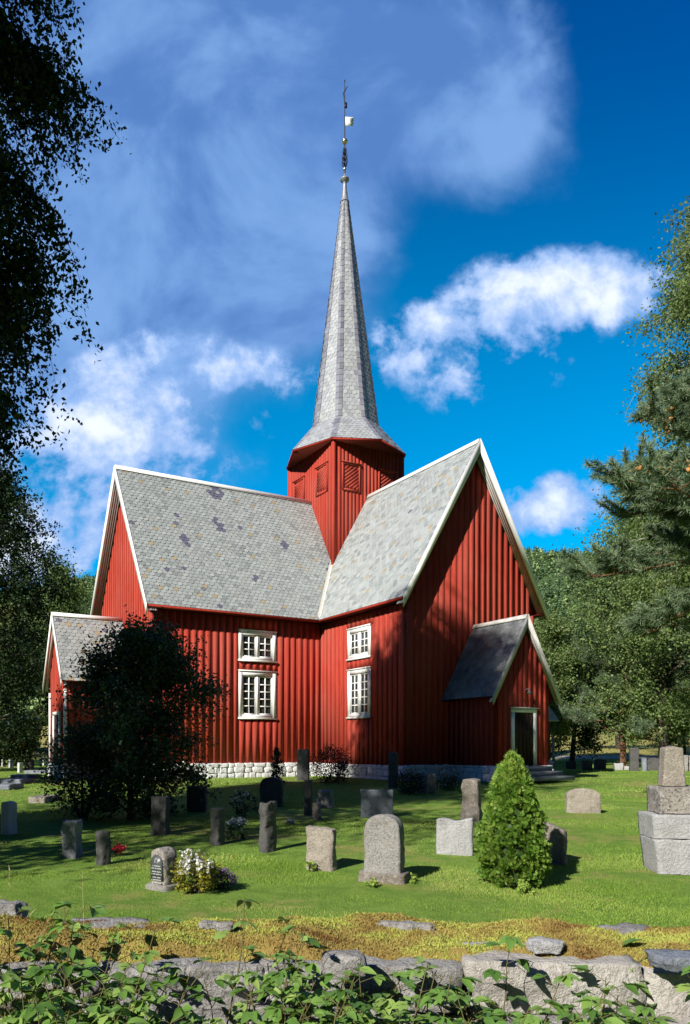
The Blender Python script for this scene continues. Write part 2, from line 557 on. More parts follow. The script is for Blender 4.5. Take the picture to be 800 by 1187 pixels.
M['pine_bark'] = mat_bark('pine_bark', (0.20, 0.095, 0.05), (0.13, 0.075, 0.05))
M['petal_white'] = mat_leaf('white_petal', (0.62, 0.64, 0.62), (0.75, 0.76, 0.74), (0.8, 0.8, 0.78), 0.2)
M['petal_purple'] = mat_leaf('purple_petal', (0.13, 0.06, 0.20), (0.22, 0.12, 0.32), (0.32, 0.2, 0.42), 0.2)
M['petal_blue'] = mat_leaf('pale_blue_petal', (0.35, 0.45, 0.60), (0.45, 0.55, 0.7), (0.62, 0.68, 0.76), 0.2)
M['petal_red'] = mat_leaf('red_petal', (0.40, 0.01, 0.03), (0.55, 0.02, 0.05), (0.65, 0.05, 0.08), 0.2)
M['petal_yellow'] = mat_leaf('yellow_petal', (0.6, 0.40, 0.03), (0.7, 0.5, 0.05), (0.75, 0.62, 0.1), 0.2)
M['gold_leaf'] = mat_leaf('gold_leaf', (0.12, 0.13, 0.015), (0.24, 0.23, 0.025), (0.42, 0.36, 0.04), 0.3)
M['shed_red'] = mat_wood('shed_red', (0.38, 0.06, 0.03), (0.45, 0.08, 0.04), (0.33, 0.05, 0.03))
M['shed_roof'] = mat_plain('sheet_roof', (0.45, 0.48, 0.55), 0.4, 0.2, 0.4, 0.2)

# ------------------------------------------------------------------ ground


def sstep(x, a, b):
    t_ = np.clip((x - a) / (b - a), 0, 1)
    return t_ * t_ * (3 - 2 * t_)


def gz(X, Y):
    """ground height relative to the eye"""
    X, Y = np.asarray(X, float), np.asarray(Y, float)
    z = -1.62 + 0.42 * np.clip((Y - 8.5) / 18.5, 0, 1)
    z = np.where(Y < 3.75, -1.62 - 0.12 * sstep(-Y, -3.75, -3.0), z)
    z = z + 1.5 * sstep(Y, 46, 78) + 5.0 * sstep(Y, 75, 190)
    r = np.hypot(X, Y)
    hill = 286 * sstep(r, 240, 1320) * (0.92 + 0.10 * np.sin(X * 0.006 + 1.0) + 0.05 * np.sin(X * 0.021) + 0.10 * sstep(X, 150, 500)) * sstep(Y, 60, 260)
    back = 150 * sstep(-Y, 45, 330)          # unseen hill added behind the camera to block low skylight
    return z + hill + back


def spot(px, py):
    """point of the ground seen at one place of the photograph"""
    Y = 12.0
    for _ in range(60):
        X = (px - PX) / F * Y
        Y = 0.5 * Y + 0.5 * float(-gz(X, Y)) * F / (py - PY)
    return (px - PX) / F * Y, Y


def gw(X, Y):
    return float(gz(X, Y)) + E


ys = np.concatenate([np.linspace(-700, -70, 22), np.linspace(-60, 2, 14), np.linspace(2.6, 14, 70), np.linspace(14.4, 60, 70), np.geomspace(61.5, 2600, 80)])
xs = np.concatenate([-np.geomspace(2200, 26, 45), np.linspace(-25, 28, 120), np.geomspace(29, 2400, 45)])
GX, GY = np.meshgrid(xs, ys)
GZ = gz(GX, GY) + E
for i in range(GX.shape[0]):
    for j in range(GX.shape[1]):
        x, y = GX[i, j], GY[i, j]
        if abs(x) < 60 and y < 90:
            GZ[i, j] += 0.035 * mnoise.noise((x * 0.45, y * 0.45, 0)) + 0.012 * mnoise.noise((x * 2.1, y * 2.1, 3))
        elif y > 120:
            GZ[i, j] += 7 * mnoise.noise((x * 0.012, y * 0.012, 5)) * min(1, (y - 120) / 150)
gm = MB()
nr, nc = GX.shape
idx = np.arange(nr * nc).reshape(nr, nc)
gm.add(np.stack([GX, GY, GZ], -1).reshape(-1, 3), np.stack([idx[:-1, :-1], idx[:-1, 1:], idx[1:, 1:], idx[1:, :-1]], -1).reshape(-1, 4))
m, t = principled('lawn', 0.95, 0.1)
n1 = t.noise(t.obj, 0.5, 5, 0.6)
n2 = t.noise(t.obj, 3.0, 6, 0.65)
n3 = t.noise(t.obj, 38, 4, 0.75)
c = t.mix(t.mapr(n2, 0.35, 0.65), (0.155, 0.27, 0.044), (0.23, 0.355, 0.062))
c = t.mix(t.mapr(t.math('ADD', n1, t.math('MULTIPLY', n2, 0.5)), 0.76, 0.90, 0, 0.7), c, (0.36, 0.31, 0.11))
c = t.mix(t.mapr(n3, 0.45, 0.7, 0, 0.55), c, (0.075, 0.14, 0.022))
sx_ = t.new('ShaderNodeSeparateXYZ')
t.l.new(t.obj, sx_.inputs[0])
c = t.mix(t.mapr(sx_.outputs[1], 52, 62), c, t.mix(t.noise(t.obj, 0.25, 4), (0.27, 0.26, 0.07), (0.40, 0.34, 0.12)))
c = t.mix(t.mapr(sx_.outputs[1], 170, 260), c, (0.06, 0.10, 0.035))
c = t.mix(t.mapr(sx_.outputs[1], -60, -30, 1, 0), c, (0.035, 0.06, 0.02))  # dark ground colour of the hill added behind the camera
t.l.new(c, t.b.inputs['Base Color'])
bump(t, t.math('ADD', n3, n2), 0.9, 0.05)
tag(gm.build('ground', m, smooth=True), kind='structure')

# ------------------------------------------------------------------ church
TH = R(62.15)
PHI = R(90 - 62.15)
AX = np.array([math.sin(TH), math.cos(TH)])
BX = np.array([-math.cos(TH), math.sin(TH)])
CC = np.array([4.302, 37.089])
G0 = 1.22                        # eye height above the church's ground
church = empty('church', (CC[0], CC[1], E - G0), PHI)
tag(church, 'red wooden church with cross-shaped slate roofs and tall octagonal spire', 'church')
# below, z is given relative to the eye and lifted by G0 in cbuild


def cbuild(mb, name, mat, parent=church, smooth=False):
    mb.v = [v + np.array([0, 0, G0]) for v in mb.v]
    return mb.build(name, mat, parent, smooth)


HE, HR = 5.6, 12.05
WE1, WE2 = 3.5, 3.75
HW1, HW2 = 3.08, 3.33
L1, L2, L3, L4 = 11.78, 9.25, 8.9, 9.4
OV = 0.42
ZB = -0.62                       # bottom of the boarding
SK = 0.055                       # the west gable stands slightly out of square


def roof_z1(y):
    return HE + (HR - HE) * (1 - abs(y) / WE1)


def roof_z2(x):
    return HE + (HR - HE) * (1 - abs(x) / WE2)


TILE_RNG = np.random.default_rng(5)


def clip_poly(P, poly):
    """Sutherland-Hodgman, 2d, convex counter-clockwise clip polygon"""
    out = P
    n = len(poly)
    for i in range(n):
        a_, b_ = poly[i], poly[(i + 1) % n]
        e = (b_[0] - a_[0], b_[1] - a_[1])
        inp, out = out, []
        if not inp:
            return []
        for k in range(len(inp)):
            p, q = inp[k], inp[(k + 1) % len(inp)]
            sp = e[0] * (p[1] - a_[1]) - e[1] * (p[0] - a_[0])
            sq = e[0] * (q[1] - a_[1]) - e[1] * (q[0] - a_[0])
            if sp >= 0:
                out.append(p)
            if (sp >= 0) != (sq >= 0):
                s_ = sp / (sp - sq)
                out.append((p[0] + s_ * (q[0] - p[0]), p[1] + s_ * (q[1] - p[1])))
    return out


def slates(mb, poly3, pw=0.222, ex=0.165, lift=0.02, patches=()):
    """fish-scale slates over a planar convex polygon; poly3[0]->poly3[1] is the eave"""
    P = [np.array(p, float) for p in poly3]
    o = P[0]
    u = P[1] - P[0]
    u /= np.linalg.norm(u)
    nrm = np.zeros(3)
    for i in range(1, len(P) - 1):
        nrm += np.cross(P[i] - o, P[i + 1] - o)
    nrm /= np.linalg.norm(nrm)
    v = np.cross(nrm, u)
    poly = [((p - o).dot(u), (p - o).dot(v)) for p in P]
    umin, umax = min(p[0] for p in poly), max(p[0] for p in poly)
    vmax = max(p[1] for p in poly)
    k = 0
    v0 = -0.05
    verts, faces, tints = [], [], []
    while v0 < vmax:
        cu = umin + (0 if k % 2 else pw / 2)
        vs_min = min(p[1] for p in poly)
        while cu < umax + pw:
            h = pw * 0.5 * TILE_RNG.uniform(0.955, 0.985)
            dv = TILE_RNG.normal(0, 0.008)
            b0, top = v0 + dv, v0 + ex * 1.55
            sh = [(cu - h, top), (cu - h, b0 + 0.085), (cu - h * .82, b0 + 0.035), (cu - h * 0.42, b0), (cu + h * 0.42, b0), (cu + h * .82, b0 + 0.035), (cu + h, b0 + 0.085), (cu + h, top)]
            cl = clip_poly(sh, poly)
            if len(cl) >= 3:
                tn = TILE_RNG.random() * .982 if TILE_RNG.random() < .993 else .97
                for (pu, pv, pr_, prob) in patches:
                    if (cu - pu) ** 2 + (v0 - pv) ** 2 < pr_ ** 2 and TILE_RNG.random() < prob:
                        tn = 0.99
                tw = TILE_RNG.normal(0, 0.012)
                base = len(verts)
                for (pu, pv) in cl:
                    f_ = (top - pv) / (top - b0)
                    hh = 0.004 + lift * f_ + tw * (pu - cu) / h * f_ * 0.5
                    verts.append(o + u * pu + v * pv + nrm * hh)
                faces.append(list(range(base, base + len(cl))))
                tints.append(tn)
            cu += pw
        v0 += ex
        k += 1
    mb.add(np.array(verts), faces, np.array(tints))


def slab(mb, poly3, th):
    """roof slab: polygon pushed down along its own normal"""
    P = [np.array(p, float) for p in poly3]
    n = np.cross(P[1] - P[0], P[2] - P[0])
    n /= np.linalg.norm(n)
    mb.prism([p for p in P], -n * th)


def gx1(y):
    return -(L1 + SK * y)        # west gable edge of the roof


# roof polygons, eave first, counter-clockwise from outside
roof_polys = {
    'sw': [(gx1(-WE1), -WE1, HE), (-WE2, -WE1, HE), (0, 0, HR), (gx1(0), 0, HR)],
    'ws': [(-WE2, -WE1, HE), (-WE2, -L2, HE), (0, -L2, HR), (0, 0, HR)],
    'es': [(WE2, -L2, HE), (WE2, -WE1, HE), (0, 0, HR), (0, -L2, HR)],
    'nw': [(-WE2, WE1, HE), (gx1(WE1), WE1, HE), (gx1(0), 0, HR), (0, 0, HR)],
    'se': [(WE2, -WE1, HE), (L3, -WE1, HE), (L3, 0, HR), (0, 0, HR)],
    'ne': [(L3, WE1, HE), (WE2, WE1, HE), (0, 0, HR), (L3, 0, HR)],
    'wn': [(-WE2, L4, HE), (-WE2, WE1, HE), (0, 0, HR), (0, L4, HR)],
    'en': [(WE2, WE1, HE), (WE2, L4, HE), (0, L4, HR), (0, 0, HR)],
}
rs = MB()
for k, p in roof_polys.items():
    q = list(p)
    pat = ()
    if k == 'sw':
        pat = ((4.35, 6.75, .42, 0.9), (4.05, 4.85, .26, 0.9), (4.2, 4.5, .2, .8), (2.3, 3.5, .26, 0.8), (2.1, 4.9, .15, 1), (7.3, 4.1, .2, .9), (5.3, 1.9, 0.1, 1))
    slates(rs, q, patches=pat)
roof = cbuild(rs, 'roof', M['slate'])
rb = MB()
for k, p in roof_polys.items():
    slab(rb, p, 0.10)
cbuild(rb, 'roof_boarding', M['dark_red'], roof)

# ridge boards, valley sheets
for (p0, p1, acr) in (((gx1(0) - 0.02, 0, HR), (-1.9, 0, HR), 'y'), ((0, -L2 - 0.02, HR), (0, -1.9, HR), 'x'), ((1.9, 0, HR), (L3, 0, HR), 'y'), ((0, 1.9, HR), (0, L4, HR), 'x')):
    rc = MB()
    for sgn in (-1, 1):
        sl = (HR - HE) / (WE1 if acr == 'y' else WE2)
        d = np.array((0, sgn, -sl)) if acr == 'y' else np.array((sgn, 0, -sl))
        d = d / np.linalg.norm(d)
        nn = np.array((0, sgn * sl, 1.0)) if acr == 'y' else np.array((sgn * sl, 0, 1.0))
        nn /= np.linalg.norm(nn)
        a0 = np.array(p0) + nn * (0.035 + 0.004 * (sgn > 0))
        a1 = np.array(p1) + nn * (0.035 + 0.004 * (sgn > 0))
        rc.prism([a0 + d * 0.20, a1 + d * 0.20, a1 - d * 0.01, a0 - d * 0.01], nn * 0.03)
    cbuild(rc, 'ridge_board', M['white'], roof)
for sx1, sy1 in ((-1, -1), (1, -1), (-1, 1), (1, 1)):
    vs_ = MB()
    p0, p1 = np.array((sx1 * WE2, sy1 * WE1, HE)), np.array((sx1 * 1.75, sy1 * 1.75 * WE1 / WE2, HE + (HR - HE) * (1 - 1.75 / WE2)))
    up = np.array((0, 0, 0.055))
    dx_, dy_ = np.array((-sx1 * 0.13, 0, 0)), np.array((0, -sy1 * 0.13, 0))
    # two leaves of the sheet, one up each roof slope
    s1v = np.array((0.0, -sy1 * 0.11, 0.11 * (HR - HE) / WE1))
    s2v = np.array((-sx1 * 0.11, 0.0, 0.11 * (HR - HE) / WE2))
    vs_.add([p0 + up, p1 + up, p1 + up + s1v, p0 + up + s1v], [[0, 1, 2, 3]])
    vs_.add([p0 + up, p1 + up, p1 + up + s2v, p0 + up + s2v], [[0, 1, 2, 3]])
    cbuild(vs_, 'valley_sheet', M['valley'], roof)

# eave fascia and gutter boards
for (p0, p1) in (((gx1(-WE1) + .05, -WE1, 0), (-WE2, -WE1, 0)), ((-WE2, -WE1, 0), (-WE2, -L2 + .05, 0)), ((WE2, -L2 + .05, 0), (WE2, -WE1, 0)), ((WE2, -WE1, 0), (L3, -WE1, 0)),
                 ((gx1(WE1) + .05, WE1, 0), (-WE2, WE1, 0))):
    fa = MB()
    zc = HE - 0.05
    fa.bar((p0[0], p0[1], zc), (p1[0], p1[1], zc), 0.05, 0.08)
    cbuild(fa, 'eave_board', M['red_trim'], roof)
# soffit boards between eave board and wall
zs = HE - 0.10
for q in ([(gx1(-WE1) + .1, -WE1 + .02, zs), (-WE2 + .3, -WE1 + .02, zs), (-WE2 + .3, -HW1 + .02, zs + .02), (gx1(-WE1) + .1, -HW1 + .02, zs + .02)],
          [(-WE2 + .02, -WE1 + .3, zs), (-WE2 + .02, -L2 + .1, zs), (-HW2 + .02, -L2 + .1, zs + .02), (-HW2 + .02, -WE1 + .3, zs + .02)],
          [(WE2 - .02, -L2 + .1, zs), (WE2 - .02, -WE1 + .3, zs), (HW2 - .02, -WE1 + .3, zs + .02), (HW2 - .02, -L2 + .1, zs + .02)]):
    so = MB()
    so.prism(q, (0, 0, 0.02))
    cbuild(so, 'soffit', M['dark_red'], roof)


def rake(mb, axis, edge, half, zr, ze, out, w=0.26, th=0.05, sides=(-1, 1)):
    """barge boards on a gable; edge(c) gives the outward coordinate"""
    for s in sides:
        def P(c, z):
            return np.array((edge(c), c, z)) if axis == 'x' else np.array((c, edge(c), z))
        sl = (zr - ze) / half
        dz = w * math.sqrt(1 + sl * sl)
        a_, b_ = P(0, zr + 0.05), P(s * (half + 0.03), ze + 0.05 - 0.03 * sl)
        c_, d_ = P(s * (half + 0.03), ze + .05 - .03 * sl - dz * 0.78), P(0, zr + 0.05 - dz)
        vec = np.array((out * th, 0, 0)) if axis == 'x' else np.array((0, out * th, 0))
        mb.prism([a_, b_, c_, d_], vec)


for s_ in (-1, 1):
    for (ax_, ed_, hf_, o_) in (('x', lambda c: gx1(c) - 0.005, WE1, -1), ('y', lambda c: -L2 - 0.005, WE2, -1), ('x', lambda c: L3 + 0.005, WE1, 1)):
        bb = MB()
        rake(bb, ax_, ed_, hf_, HR, HE, o_, sides=(s_,))
        cbuild(bb, 'barge_board', M['white'], roof)
# undersides of the gable overhangs
for (nm, matn) in (('w', 'weather_board'), ('s', 'pale_board')):
    for s in (-1, 1):
        sb = MB()
        nst = 4
        for i in range(nst):
            if nm == 'w':
                f0, f1 = i / nst, (i + 0.96) / nst
                x0 = lambda y: gx1(y) + 0.05 + (OV - 0.05) * f0
                x1 = lambda y: gx1(y) + 0.05 + (OV - 0.05) * f1
                q = [(x0(0), 0, HR - .24), (x1(0), 0, HR - .24), (x1(s * WE1), s * WE1, HE - .24), (x0(s * WE1), s * WE1, HE - .24)]
            else:
                y0, y1 = -L2 + .05 + (OV - .05) * i / nst, -L2 + .05 + (OV - .05) * (i + .98) / nst
                q = [(0, y0, HR - .24), (0, y1, HR - .24), (s * WE2, y1, HE - .24), (s * WE2, y0, HE - .24)]
            sb.prism(q, (0, 0, 0.02))
        cbuild(sb, 'overhang_board', M[matn], roof)


# walls with wide over-boards
def board_wall(mb, p0, p1, out, ztop, zbot=ZB, pitch=0.31, bw=0.215, th=0.018, gap=(), seed=0):
    """boarded wall from p0 to p1 (local xy); ztop(s) height along the wall; gaps = window boxes (s0,s1,z0,z1)"""
    rg = random.Random(seed)
    p0, p1, out = np.array(p0, float), np.array(p1, float), np.array(out, float)
    Ln = np.linalg.norm(p1 - p0)
    d = (p1 - p0) / Ln
    n = int(Ln / pitch)
    ss = np.linspace(0, Ln, 41)
    poly = [(*(p0), zbot)] + [(*(p1), zbot)] + [(*(p0 + d * s), ztop(s)) for s in ss[::-1]]
    if not gap:
        mb.prism(poly, (*(-out * 0.12), 0), tint=0.2)
    else:
        zt_ = ztop(0)
        s0, s1 = gap[0][0], gap[0][1]
        cuts = [(0, s0, zbot, zt_), (s1, Ln, zbot, zt_)]
        zz = zbot
        for g_ in sorted(gap, key=lambda q_: q_[2]):
            cuts.append((s0, s1, zz, g_[2]))
            zz = g_[3]
        cuts.append((s0, s1, zz, zt_))
        for (u0, u1, v0_, v1_) in cuts:
            q0, q1 = p0 + d * u0, p0 + d * u1
            mb.prism([(*q0, v0_), (*q1, v0_), (*q1, v1_), (*q0, v1_)], (*(-out * 0.12), 0), tint=0.2)
    off = (Ln - (n - 1) * pitch) / 2
    for i in range(n):
        s = off + i * pitch + rg.uniform(-.012, .012)
        w = bw * rg.uniform(0.93, 1.07)
        segs = [(zbot - rg.uniform(0, .03), ztop(min(max(s, 0.01), Ln - .01)) - 0.02)]
        for (s0, s1, z0, z1) in gap:
            if s + w / 2 > s0 and s - w / 2 < s1:
                ns = []
                for (a_, b_) in segs:
                    if b_ <= z0 or a_ >= z1:
                        ns.append((a_, b_))
                    else:
                        if z0 - a_ > .03:
                            ns.append((a_, z0))
                        if b_ - z1 > .03:
                            ns.append((z1, b_))
                segs = ns
        for (a_, b_) in segs:
            if b_ <= a_:
                continue
            c_ = p0 + d * s + out * th / 2
            hb, ht = ztop(max(0.01, s - w / 2)) - 0.02, ztop(min(Ln - .01, s + w / 2)) - 0.02
            tp = b_ if b_ < min(hb, ht) else None
            tl, tr = (b_, b_) if tp is not None else (hb, ht)
            q0, q1 = p0 + d * (s - w / 2), p0 + d * (s + w / 2)
            mb.prism([(*q0, a_), (*q1, a_), (*q1, tr), (*q0, tl)], (*(out * th * rg.uniform(.85, 1.15)), 0), tint=rg.random())


win_s = (-7.45, -5.66)           # window of the nave's south wall (x range)
win_w = (-6.68, -5.08)           # window of the transept's west wall (y range)
LZ, UZ = (1.24, 3.30), (3.66, 5.0)
wl = MB()
xg = -(L1 - OV)
xs0 = xg + SK * HW1
xg0 = xg - SK * HW1
eav1, eav2 = roof_z1(HW1), roof_z2(HW2)
board_wall(wl, (xs0, -HW1), (-HW2, -HW1), (0, -1), lambda s: HE - .1, gap=[(win_s[0] - xs0, win_s[1] - xs0, LZ[0], LZ[1]), (win_s[0] - xs0, win_s[1] - xs0, UZ[0], UZ[1])], seed=1)
board_wall(wl, (-HW2, -HW1), (-HW2, -L2 + OV), (-1, 0), lambda s: HE - .1, gap=[(-HW1 - win_w[1], -HW1 - win_w[0], LZ[0], LZ[1]), (-HW1 - win_w[1], -HW1 - win_w[0], UZ[0], UZ[1])], th=0.022, bw=0.23, seed=2)
board_wall(wl, (-HW2, -L2 + OV), (HW2, -L2 + OV), (0, -1), lambda s: roof_z2(-HW2 + s) - .16, seed=3)
board_wall(wl, (HW2, -L2 + OV), (HW2, -HW1), (1, 0), lambda s: HE - .1, seed=4)
board_wall(wl, (HW2, -HW1), (L3 - OV, -HW1), (0, -1), lambda s: HE - .1, seed=5)
board_wall(wl, (L3 - OV, -HW1), (L3 - OV, HW1), (1, 0), lambda s: roof_z1(-HW1 + s) - .16, seed=6)
wn = np.linalg.norm(np.array((xs0, -HW1)) - np.array((xg0, HW1)))
gdir = np.array((-math.cos(math.atan(SK)), -math.sin(math.atan(SK))))
board_wall(wl, (xg0, HW1), (xs0, -HW1), gdir, lambda s: roof_z1(HW1 * (1 - 2 * s / wn)) - .16, pitch=0.27, bw=0.17, th=0.028, seed=7)
board_wall(wl, (-HW2, HW1), (xg0, HW1), (0, 1), lambda s: HE - .1, seed=8)
board_wall(wl, (HW2, L4 - OV), (-HW2, L4 - OV), (0, 1), lambda s: roof_z2(HW2 - s) - .16, seed=9)
board_wall(wl, (-HW2, L4 - OV), (-HW2, HW1), (-1, 0), lambda s: HE - .1, seed=10)
board_wall(wl, (HW2, HW1), (HW2, L4 - OV), (1, 0), lambda s: HE - .1, seed=11)
board_wall(wl, (L3 - OV, HW1), (HW2, HW1), (0, 1), lambda s: HE - .1, seed=12)
wall = cbuild(wl, 'wall', M['red'])
for (x_, y_, zt) in ((xs0 + .05, -HW1 - .03, HE - .15), (xs0 - .03, -HW1 + .06, HE - .15), (-HW2 - .02, -L2 + OV + .06, HE - .15), (-HW2 + .07, -L2 + OV - .03, HE - .1),
                     (HW2 - .07, -L2 + OV - .03, HE - .1), (-HW2 - .02, -HW1 - .09, HE - .15), (HW2 + .02, -L2 + OV + .07, HE - .15)):
    cb_ = MB()
    cb_.box((x_, y_, (ZB + zt) / 2), (0.13 if True else 0, 0.13, zt - ZB))
    cbuild(cb_, 'corner_board', M['red'], wall)


# foundation of limewashed rubble
def lump(mb, c, s, rz=0.0, rough=0.12, n=5, seed=0, tint=None, power=0.55):
    """a rounded irregular stone"""
    k = n
    g = np.linspace(-1, 1, k + 1)
    V, idxs, Fs = [], {}, []

    def vid(p):
        key = tuple(np.round(p, 5))
        if key not in idxs:
            idxs[key] = len(V)
            V.append(key)
        return idxs[key]
    for ax in range(3):
        for sg in (-1, 1):
            for i in range(k):
                for j in range(k):
                    q = []
                    for (a_, b_) in ((i, j), (i + 1, j), (i + 1, j + 1), (i, j + 1)):
                        p = [0, 0, 0]
                        p[ax] = sg
                        p[(ax + 1) % 3] = g[a_]
                        p[(ax + 2) % 3] = g[b_]
                        q.append(vid(np.array(p)))
                    Fs.append(q if sg > 0 else q[::-1])
    V = np.array(V)
    ln = np.linalg.norm(V, axis=1)[:, None]
    V = V * (power + (1 - power) / ln)
    V = V * (np.array(s) / 2)
    out = []
    m_ = min(s)
    for p in V:
        q = Vector(p) * (1.6 / m_) + Vector((seed * 7.1, seed * 3.3, seed * 1.7))
        d_ = mnoise.noise(q * 0.7) * 0.7 + mnoise.noise(q * 1.9) * 0.4
        out.append(p * (1 + rough * d_) + np.array(mnoise.noise_vector(q)) * rough * m_ * 0.25)
    V = np.array(out)
    cs, sn = math.cos(rz), math.sin(rz)
    V = V @ np.array([(cs, -sn, 0), (sn, cs, 0), (0, 0, 1)]).T + np.array(c)
    mb.add(V, np.array(Fs), tint)


def rubble(mb, p0, p1, out, zb, zt, seed):
    rg = random.Random(seed)
    p0, p1, out = np.array(p0), np.array(p1), np.array(out)
    Ln = np.linalg.norm(p1 - p0)
    d = (p1 - p0) / Ln
    rz = math.atan2(d[1], d[0])
    mid = (p0 + p1) / 2 - out * 0.2
    mb.box((mid[0], mid[1], (zb + zt) / 2 - .02), (Ln, 0.3, zt - zb), rz, 0.5)
    z = zb
    while z < zt - .05:
        h = min(rg.uniform(0.16, 0.28), zt - z)
        s = rg.uniform(-.2, 0)
        while s < Ln:
            w = rg.uniform(0.22, 0.62)
            c_ = p0 + d * (min(s + w / 2, Ln - .1)) - out * 0.06
            lump(mb, (c_[0], c_[1], z + h / 2), (w * 1.06, 0.30, h * 1.1), rz, 0.30, 5, rg.random() * 90, rg.random(), .66)
            s += w
        z += h * 0.97


fo = MB()
for i, (p0, p1, o_) in enumerate((((xs0, -HW1), (-HW2, -HW1), (0, -1)), ((-HW2, -HW1), (-HW2, -L2 + OV), (-1, 0)), ((-HW2, -L2 + OV), (HW2, -L2 + OV), (0, -1)),
                                 ((HW2, -L2 + OV), (HW2, -HW1), (1, 0)), ((xg0, HW1), (xs0, -HW1), (-1, 0)), ((HW2, -HW1), (L3 - OV, -HW1), (0, -1)))):
    rubble(fo, p0, p1, o_, -1.45, ZB + 0.02, i + 3)
cbuild(fo, 'foundation', M['limewash'], smooth=True)


# windows
def window(wall_pt, d, out, w, z0, z1, rows, parent=wall):
    """wall_pt: local xy of the left end seen from outside; d along the wall"""
    p, d, o = np.array(wall_pt, float), np.array(d, float), np.array(out, float)

    def P(s, z, n_):
        q = p + d * s + o * n_
        return (q[0], q[1], z)
    fr = MB()
    tr = 0.17
    up = (0, 0, 1)
    oo = (o[0], o[1], 0)
    zt, zb = z1 - 0.05, z0 + 0.07
    for s in (tr / 2, w - tr / 2):
        fr.bar(P(s, zb, 0.0), P(s, zt, 0.0), tr, 0.07, oo)
    fr.bar(P(tr, zt - tr / 2, -0.001), P(w - tr, zt - tr / 2, -0.001), tr, 0.068, oo)
    fr.bar(P(tr, zb + 0.06, -0.001), P(w - tr, zb + 0.06, -0.001), 0.12, 0.068, oo)
    win = cbuild(fr, 'window', M['white'], parent)
    hd = MB()
    hd.bar(P(-0.02, z1 - 0.025, 0.028), P(w + .02, z1 - 0.025, 0.028), 0.075, 0.05)
    cbuild(hd, 'head_board', M['white'], win)
    sl = MB()
    sl.bar(P(-0.03, z0 + 0.035, 0.035), P(w + .03, z0 + 0.035, 0.035), 0.10, 0.07)
    cbuild(sl, 'sill', M['white'], win)
    a0, a1, b0, b1 = tr, w - tr, zb + 0.12, zt - tr
    mu = MB()
    mid = (a0 + a1) / 2
    mu.bar(P(mid, b0, -.02), P(mid, b1, -.02), 0.10, 0.055, oo)
    for (c0, c1) in ((a0, mid - .05), (mid + .05, a1)):
        for e in (c0 + 0.03, c1 - .03):
            mu.bar(P(e, b0, -.03), P(e, b1, -.03), 0.06, 0.045, oo)
        for zz in (b0 + .03, b1 - .03):
            mu.bar(P(c0 + .06, zz, -.031), P(c1 - .06, zz, -.031), 0.06, 0.043, oo)
        mu.bar(P((c0 + c1) / 2, b0 + .06, -.034), P((c0 + c1) / 2, b1 - .06, -.034), 0.048, 0.035, oo)
        for r_ in range(1, rows):
            zz = b0 + .06 + (b1 - b0 - .12) * r_ / rows
            mu.bar(P(c0 + .06, zz, -.037), P(c1 - .06, zz, -.037), 0.044, 0.03, oo)
    cbuild(mu, 'glazing_bar', M['white'], win)
    pa = MB()
    rg = random.Random(int(w * 100 + z0 * 37 + p[0] * 11))
    for (c0, c1) in ((a0, mid - .05), (mid + .05, a1)):
        for k in range(2):
            s0, s1 = c0 + (c1 - c0) * k / 2, c0 + (c1 - c0) * (k + 1) / 2
            for r_ in range(rows):
                q0, q1 = b0 + (b1 - b0) * r_ / rows, b0 + (b1 - b0) * (r_ + 1) / rows
                e = [rg.uniform(-.006, .006) for _ in range(3)]
                pa.add([P(s0, q0, -.06 + e[0]), P(s1, q0, -.06 + e[1]), P(s1, q1, -.06 + e[2] + e[1] - e[0]), P(s0, q1, -.06 + e[2])], [[0, 1, 2, 3]], rg.random())
    cbuild(pa, 'pane', M['glass'], win)


for (zz, rows) in ((LZ, 5), (UZ, 3)):
    window((win_s[0], -HW1), (1, 0), (0, -1), win_s[1] - win_s[0], zz[0], zz[1], rows)
    window((-HW2, win_w[1]), (0, -1), (-1, 0), win_w[1] - win_w[0], zz[0], zz[1], rows)

# tower
S = 2.015
ZE, ZK, ZT = 14.40, 15.95, 27.4
RE, RK = 2.99, 1.67
tw = MB()
for (p0, p1, o_) in (((-S, -S), (S, -S), (0, -1)), ((S, -S), (S, S), (1, 0)), ((S, S), (-S, S), (0, 1)), ((-S, S), (-S, -S), (-1, 0))):
    board_wall(tw, p0, p1, o_, lambda s: ZE + 0.1, zbot=7.6, pitch=0.21, bw=0.15, th=0.018, seed=21)
tower = cbuild(tw, 'tower', M['red'])
for sx1, sy1 in ((-1, -1), (1, -1), (1, 1), (-1, 1)):
    cbt = MB()
    cbt.box((sx1 * (S - .01), sy1 * (S - .01), 11), (0.15, 0.15, 6.75))
    cbuild(cbt, 'corner_board', M['red'], tower)


def louvre(p0, d, out, w, z0, z1):
    p, d, o = np.array(p0, float), np.array(d, float), np.array(out, float)

    def P(s, z, n_):
        q = p + d * s + o * n_
        return np.array((q[0], q[1], z))
    fr = MB()
    oo = (o[0], o[1], 0)
    for s in (0.04, w - .04):
        fr.bar(P(s, z0, .03), P(s, z1, .03), .08, .06, oo)
    for z in (z0 + .04, z1 - .04):
        fr.bar(P(.08, z, .029), P(w - .08, z, .029), .08, .058, oo)
    fr.bar(P(-.04, z1 + .02, .05), P(w + .04, z1 + .02, .05), .1, .035)
    sh = cbuild(fr, 'louvre_shutter', M['red'], tower)
    sl = MB()
    n = 9
    for i in range(-n, n + 1):
        # slanting boards in a herring-bone
        c0 = i * 0.17
        pts = []
        for s in np.linspace(.08, w - .08, 9):
            z = z0 + .08 + c0 + (s - .08) * 0.75
            if z0 + .09 < z < z1 - .09:
                pts.append((s, z))
        if len(pts) >= 2:
            sl.bar(P(pts[0][0], pts[0][1], .024), P(pts[-1][0], pts[-1][1], .024), .11, .010, oo)
    if sl.v:
        cbuild(sl, 'slat', M['red'], sh)


